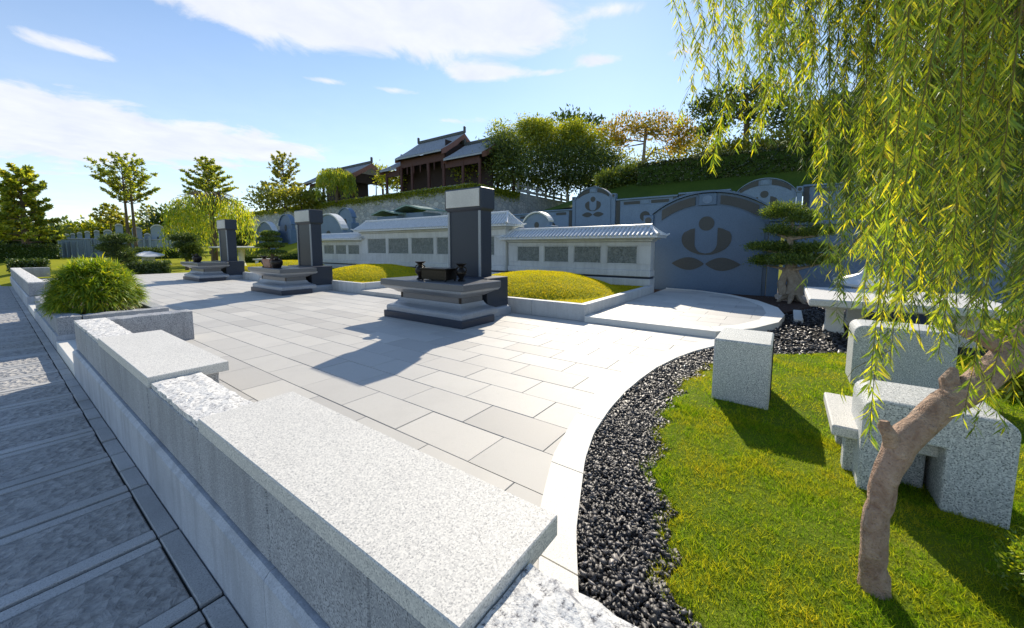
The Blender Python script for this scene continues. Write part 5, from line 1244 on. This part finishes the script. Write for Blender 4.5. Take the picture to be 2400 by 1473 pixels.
hedge_px(-20, 142, 580, 44, .95, 'dark clipped hedge under the leftmost tree', 1.2)
hedge_px(15, 112, 600, 34, .5, 'short low hedge on the lawn at the far left', 1.0)
hedge_px(560, 730, 592, 38, .6, 'long low dark hedge behind the distant benches', 1.2)
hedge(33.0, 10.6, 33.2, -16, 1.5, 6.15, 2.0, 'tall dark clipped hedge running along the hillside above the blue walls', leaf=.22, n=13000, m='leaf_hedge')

# ------------------------------------------------------------------ trees
def pxb(x, y, rx, ry, D_, fl=1.0): return pxpad(x, y, rx, ry, D_, fl)
def tree(name, label, x, ybase, D_, zb, pads, m, leaf, per, r0, bark_='bark', group='background trees', **k):
    b = at_dist(x, ybase, D_); zb = float(ground_z(b[0], b[1])) if zb is None else zb
    t = thing(name, label, 'tree', (float(b[0]), float(b[1]), zb), group); mb = MB()
    top = max(pads, key=lambda p: p[2]); tt = (float(b[0]) * .5 + top[0] * .5, float(b[1]) * .5 + top[1] * .5, top[2] - top[5] * .4)
    tree_limbs(mb, (b[0], b[1], zb), tt, [(p[0], p[1], p[2]) for p in pads], r0); mb.build('trunk', bark_, t, True)
    crown('crown', pads, m, t, leaf, per, **k); return t
def layered(name, label, x, ybase, D_, zb, prof, m, leaf, r0, dens=1.0, trunks=1, limbs=46):
    """feathery umbrella tree: limbs leave the trunk at many heights, ascend, and carry flat sprays of leaves; prof: (row, half width px, slope)"""
    b = at_dist(x, ybase, D_); zb = float(ground_z(b[0], b[1])) if zb is None else zb
    t = thing(name, label, 'tree', (float(b[0]), float(b[1]), zb), 'slender layered trees on the far lawn'); mb = MB(); P = []; Dv = []
    rows = [q[0] for q in prof]; zs = [float(at_dist(x, q, D_)[2]) for q in rows]; zt_ = max(zs); zl = min(zs); s = float(np.linalg.norm(at_dist(x + 1, 480, D_) - at_dist(x, 480, D_)))
    hz_ = lambda z, k: float(np.interp(-z, [-q for q in zs], [q[k] for q in prof]))
    side = np.array([_R[0], _R[1], 0.0])
    for q in range(trunks):
        o_ = np.array([b[0], b[1], 0]) + side * (q * 22 * s); topx = o_ + side * (9 * s * q) + np.array([random.uniform(-.3, .3), random.uniform(-.3, .3), 0])
        mb.tube([(o_[0], o_[1], zb - .2), (o_[0], o_[1], zb + .5), tuple((o_ * .5 + topx * .5)[:2]) + ((zb + zt_) / 2,), (topx[0], topx[1], zt_ - .3)], [r0 * 1.3, r0, r0 * .65, r0 * .12], 8)
        nl = limbs // trunks
        for i in range(nl):
            zc = zl + (zt_ - zl) * ((i + random.random()) / nl); a = i * 2.4 + random.uniform(-.5, .5); hw = hz_(zc, 1); slope = hz_(zc, 2) * random.uniform(.7, 1.3); L = hw * s * random.uniform(.55, 1.12)
            st = np.array([0, 0, max(zb + (zl - zb) * .45, zc - L * slope * .85)]); u0 = (st[2] - zb) / max(.1, zt_ - zb); st[:2] = o_[:2] * (1 - u0) + topx[:2] * u0
            hd = np.array([math.cos(a), math.sin(a), 0]); e = st + hd * L + np.array([0, 0, L * slope]); mid = (st + e) / 2 + np.array([0, 0, -L * .06])
            mb.tube([tuple(st), tuple(mid), tuple(e)], [r0 * .26, r0 * .15, r0 * .04], 5)
            pr = np.array([-hd[1], hd[0], 0]); nsp = 8
            for k in range(nsp):      # side sprays
                u = random.uniform(.30, 1.0); c0 = st + (e - st) * u; sw = random.choice((-1, 1)) * random.uniform(.25, 1); ln = L * .21 * random.uniform(.6, 1.15); tip = c0 + (hd * .6 + pr * sw + np.array([0, 0, .22 + slope * .25])) * ln
                mb.tube([tuple(c0), tuple(tip)], [r0 * .06, r0 * .02], 4)
                n = int(13 * dens * max(.5, L / (50 * s))); w = RNG.random(n)[:, None]; p = c0 + (tip - c0) * w + RNG.normal(size=(n, 3)) * np.array([.12, .12, .045]) * ln * 1.3; P.append(p); Dv.append(rand_dirs(n) * .8 + hd * .5 + np.array([0, 0, .5]))
    mb.build('trunk', 'bark', t, True); P = np.concatenate(P); Dv = np.concatenate(Dv); L_ = leaf * RNG.uniform(.6, 1.3, len(P)); V, F = leaf_cards(P, Dv, L_, L_ * .5); np_obj('crown', V, F, m, t)
layered('umbrella_tree', 'leafy layered tree at the far left edge of the lawn', 62, 590, 44, None, [(395, 30, .8), (415, 62, .7), (450, 78, .5), (480, 62, .4), (515, 84, .25), (560, 110, .14)], 'leaf_tree', .26, .2, 1.5, 1, 64)
layered('umbrella_tree', 'slender two-trunked tree with open V-shaped crown at left', 303, 575, 46, None, [(366, 14, 2.0), (380, 50, 1.4), (410, 78, .95), (440, 78, .8), (470, 40, .7)], 'leaf_tree', .22, .13, 1.1, 2, 48)
layered('umbrella_tree', 'layered tree rising behind the distant weeping willow', 494, 560, 52, None, [(374, 10, 1.3), (395, 40, .9), (425, 58, .5), (455, 66, .25)], 'leaf_tree', .27, .16, 1.3, 1, 44)
layered('umbrella_tree', 'spire topped layered tree left of the small pavilion', 672, 500, 70, TZ - .5, [(360, 8, 1.6), (375, 36, 1.1), (395, 44, .9), (415, 22, .8), (435, 60, .3), (468, 90, .14)], 'leaf_olive', .32, .2, 1.5, 1, 56)
layered('umbrella_tree', 'small pale tree behind the two-trunked tree', 262, 560, 62, None, [(482, 10, 1), (500, 34, .5), (525, 48, .2)], 'leaf_olive', .30, .12, .9, 1, 26)
layered('umbrella_tree', 'thin pale tree right of the two-trunked tree', 345, 560, 66, None, [(480, 8, 1), (500, 28, .6), (515, 32, .4)], 'leaf_olive', .28, .1, .6, 1, 18)
def far_willow(x, ybase, ytop, hw, D_, zb, label, leaf=.34, n=90, m='leaf_willow'):
    b = at_dist(x, ybase, D_); zb = float(ground_z(b[0], b[1])) if zb is None else zb; s = float(np.linalg.norm(at_dist(x + 1, 480, D_) - at_dist(x, 480, D_)))
    zt_ = float(at_dist(x, ytop, D_)[2]); R0 = hw * s; t = thing('weeping_willow', label, 'tree', (float(b[0]), float(b[1]), zb), 'distant weeping willows'); mb = MB(); P = []; Dv = []
    mb.tube([(b[0], b[1], zb - .2), (b[0] + .1, b[1], zb + (zt_ - zb) * .4), (b[0], b[1], zt_ - .6)], [.24, .17, .07], 8)
    for i in range(n):
        a = random.uniform(0, 2 * PI); r_ = R0 * math.sqrt(random.random()); top = np.array([b[0] + math.cos(a) * r_, b[1] + math.sin(a) * r_, zt_ - (r_ / R0) ** 2 * (zt_ - zb) * .20 - random.random() ** 2 * .9])
        ln = (zt_ - zb) * random.uniform(.22, .72) * (.5 + .5 * r_ / R0); ln = min(ln, top[2] - zb - .1); k = int(ln / .09) + 6
        if i % 4 == 0: mb.tube([(b[0], b[1], zt_ - (zt_ - zb) * .35), tuple((np.array([b[0], b[1], zt_]) + top) / 2), tuple(top)], [.06, .035, .015], 5)
        u = RNG.random(k)[:, None]; p = top + np.array([math.cos(a) * .35, math.sin(a) * .35, 0]) * u + np.array([0, 0, -ln]) * u; p += RNG.normal(size=(k, 3)) * np.array([.13, .13, .1]); P.append(p); Dv.append(np.concatenate([RNG.normal(size=(k, 2)) * .35, -np.ones((k, 1))], 1))
    mb.build('trunk', 'bark', t, True); P = np.concatenate(P); Dv = np.concatenate(Dv); V, F = leaf_cards(P, Dv, leaf * RNG.uniform(.7, 1.4, len(P)), leaf * .2); np_obj('crown', V, F, m, t)
far_willow(502, 600, 446, 100, 36, None, 'bright weeping willow behind the farthest stele', .30, 250)
far_willow(790, 478, 392, 44, 60, TZ, 'small weeping willow in front of the smaller pavilion', .45, 190)
def mass(name, label, cat, blobs, m, leaf, per, D_, group=None, **k):
    c = blobs[0]; g = min(p[2] - p[5] for p in blobs); t = thing(name, label, cat, (c[0], c[1], g), group)
    for p in blobs[:6]: MB().tube([(p[0], p[1], g - .4), (p[0] + .1, p[1], p[2])], [.12, .05], 6).build('stem', 'bark', t)
    crown('foliage', blobs, m, t, leaf, per, **k); return t
mass('bush_mass', 'dark rounded bushes behind the hedge at the far left', 'bushes', [pxb(x, y, rx, ry, 62) for x, y, rx, ry in [(20, 555, 45, 35), (75, 560, 45, 30), (115, 565, 40, 24), (40, 575, 60, 18)]], 'leaf_dark', .5, 1300, 62)
mass('bush_mass', 'long light green bamboo thicket behind the distant graves', 'bushes', [pxb(x, y, rx, ry, 68) for x, y, rx, ry in [(160, 562, 40, 22), (210, 552, 45, 24), (258, 546, 40, 26), (305, 550, 40, 24), (350, 548, 38, 22), (125, 572, 30, 14)]], 'leaf_bamboo', .5, 1100, 68)
mass('bush_mass', 'dark green thicket left of the distant weeping willow', 'bushes', [pxb(x, y, rx, ry, 58) for x, y, rx, ry in [(395, 522, 34, 28), (425, 535, 40, 30), (455, 520, 30, 30)]], 'leaf_dark', .5, 1000, 58)
mass('bush_mass', 'mixed shrubs along the terrace edge left of the small willow', 'bushes', [pxb(x, y, rx, ry, 66) for x, y, rx, ry in [(625, 470, 40, 20), (665, 462, 40, 22), (705, 465, 34, 18), (735, 470, 26, 16)]], 'leaf_olive', .5, 800, 66)
bt = mass('bamboo_clump', 'big bright bamboo clump right of the large pavilion', 'bamboo', [pxb(x, y, rx, ry, 54) for x, y, rx, ry in [(1215, 325, 46, 30), (1260, 318, 50, 26), (1305, 325, 50, 30), (1350, 325, 46, 28), (1392, 345, 36, 30), (1245, 350, 56, 30), (1330, 352, 56, 30), (1255, 300, 34, 16), (1345, 308, 26, 18)]], 'leaf_bamboo', .42, 2600, 54, None, droop=.5, width=.3)
crown('foliage', [pxb(x, y, rx, ry, D__) for x, y, rx, ry, D__ in [(1180, 345, 30, 34, 45), (1195, 390, 44, 38, 45), (1250, 395, 60, 40, 50), (1320, 395, 66, 42, 50), (1385, 395, 52, 42, 50), (1425, 395, 34, 36, 52), (1290, 370, 60, 30, 52), (1365, 372, 46, 30, 52)]], 'leaf_tree_deep', bt, .4, 2400, droop=.4, width=.32)
mass('shrub_row', 'dark shrubs at the foot of the bamboo clump', 'shrubs', [pxb(x, y, rx, ry, 53) for x, y, rx, ry in [(1150, 420, 40, 24), (1215, 425, 50, 24), (1290, 428, 50, 22), (1360, 425, 50, 24), (1420, 428, 40, 20)]], 'leaf_dark', .45, 1300, 53)
mass('shrub', 'yellow-green shrub inside the right wing of the large pavilion', 'shrub', [pxb(1085, 408, 22, 16, 50), pxb(1118, 412, 26, 20, 49)], 'leaf_bamboo', .35, 700, 50)
mass('shrub', 'bright shrub between the two pavilions', 'shrub', [pxb(905, 420, 20, 20, 60), pxb(930, 425, 22, 18, 58), pxb(880, 405, 18, 12, 70)], 'leaf_bamboo', .4, 700, 60)
tree('tall_tree', 'thin leafy sapling poking above the bamboo clump', 1218, 430, 55, TZ, [pxb(1217, 285, 9, 26, 55), pxb(1168, 295, 12, 18, 55), pxb(1160, 312, 10, 10, 55)], 'leaf_tree', .4, 110, .08)
tree('tall_tree', 'flat dark crowned tree behind the bamboo clump', 1330, 430, 85, 8, [pxb(x, y, rx, ry, 85) for x, y, rx, ry in [(1290, 292, 38, 14), (1335, 288, 45, 15), (1380, 295, 40, 14), (1260, 300, 25, 10)]], 'leaf_dark', .8, 420, .3)
tree('flowering_tree', 'umbrella shaped tree with orange tinged crown on the hill', 1500, 425, 58, None if False else float(hill_z(55, 17)), [pxb(x, y, rx, ry, 58) for x, y, rx, ry in [(1425, 312, 38, 14), (1470, 292, 48, 14), (1525, 286, 50, 13), (1575, 295, 46, 15), (1612, 318, 30, 14), (1490, 312, 50, 10), (1550, 315, 46, 10), (1440, 335, 28, 10), (1590, 345, 30, 14)]], 'leaf_orange', .42, 520, .28, 'bark_pale', up=.5)
mass('shrub_row', 'olive shrubs on the slope left of the tall hedge', 'shrubs', [pxb(x, y, rx, ry, 36) for x, y, rx, ry in [(1445, 432, 28, 16), (1478, 434, 28, 14), (1470, 410, 30, 18), (1495, 415, 24, 24), (1425, 420, 24, 14)]], 'leaf_tree_deep', .26, 1300, 36)
tree('tall_tree', 'olive green tree behind the orange tinged tree', 1440, 430, 66, 9, [pxb(x, y, rx, ry, 66) for x, y, rx, ry in [(1420, 365, 35, 26), (1465, 385, 38, 26), (1540, 375, 45, 28), (1600, 370, 45, 26), (1650, 360, 40, 28), (1500, 405, 50, 20), (1640, 330, 36, 16)]], 'leaf_olive', .5, 480, .25, 'bark_pale')
tree('tall_tree', 'large dark spreading tree on the hill left of the willow fronds', 1745, 380, 50, float(hill_z(49, 4)), [pxb(x, y, rx, ry, 50) for x, y, rx, ry in [(1650, 255, 36, 18), (1690, 230, 45, 22), (1745, 215, 50, 22), (1800, 225, 48, 24), (1845, 250, 46, 26), (1720, 265, 48, 20), (1790, 280, 55, 26), (1860, 295, 45, 26), (1670, 300, 30, 14)]], 'leaf_dark', .42, 640, .34)
tree('tall_tree', 'green shrubby tree above the hedge behind the fronds', 1830, 380, 44, float(hill_z(43, 1.5)), [pxb(x, y, rx, ry, 44) for x, y, rx, ry in [(1760, 345, 45, 22), (1825, 345, 55, 30), (1890, 335, 50, 36), (1700, 355, 40, 18)]], 'leaf_olive', .4, 800, .2)
for i, (x, y, rx, ry, D_, lab) in enumerate([(1985, 330, 90, 110, 42, 'dark broad tree behind the fronds above the blue walls'), (2130, 350, 110, 130, 38, 'dense dark tree behind the willow right of centre'), (2290, 330, 110, 150, 36, 'dense tall tree behind the willow near the right edge'), (2460, 330, 120, 200, 34, 'tall dark tree at the right edge behind the willow')]):
    b = at_dist(x, 420, D_); zb = float(hill_z(b[0], b[1])); bl_ = [pxb(x + random.uniform(-.75, .75) * rx, y + random.uniform(-.7, .75) * ry, rx * .42, ry * .30, D_ + random.uniform(-2, 2)) for _ in range(13)]
    tree('tall_tree', lab, x, 420, D_, zb, bl_, 'leaf_dark', .4, 700, .3)
mass('shrub_row', 'dense green shrubs behind the stone table at right', 'shrubs', [pxb(x, y, rx, ry, 15.5) for x, y, rx, ry in [(2040, 560, 70, 60), (2150, 540, 80, 80), (2260, 550, 80, 80), (2370, 560, 80, 90), (2100, 620, 70, 40), (2230, 630, 80, 40), (2360, 640, 80, 40), (2450, 600, 60, 80)]], 'leaf_dark', .16, 2200, 15)
mass('shrub_row', 'low leafy shrubs at the right edge behind the arched seat', 'shrubs', [pxb(x, y, rx, ry, 5.6) for x, y, rx, ry in [(2420, 800, 60, 60), (2400, 880, 40, 40), (2450, 900, 60, 60)]], 'leaf_tree', .07, 1500, 6)
tag(np_obj('distant_woods', *merge(*[leaf_cards(in_ellipsoid(22000, (60 + 10 * i, 120 + 20 * i, 2), (120, 40, 5.5), .2)[0], rand_dirs(22000), 1.1, .6) for i in range(2)]), 'leaf_dark'), 'far wooded skyline behind the lawn', 'woods', kind='stuff')
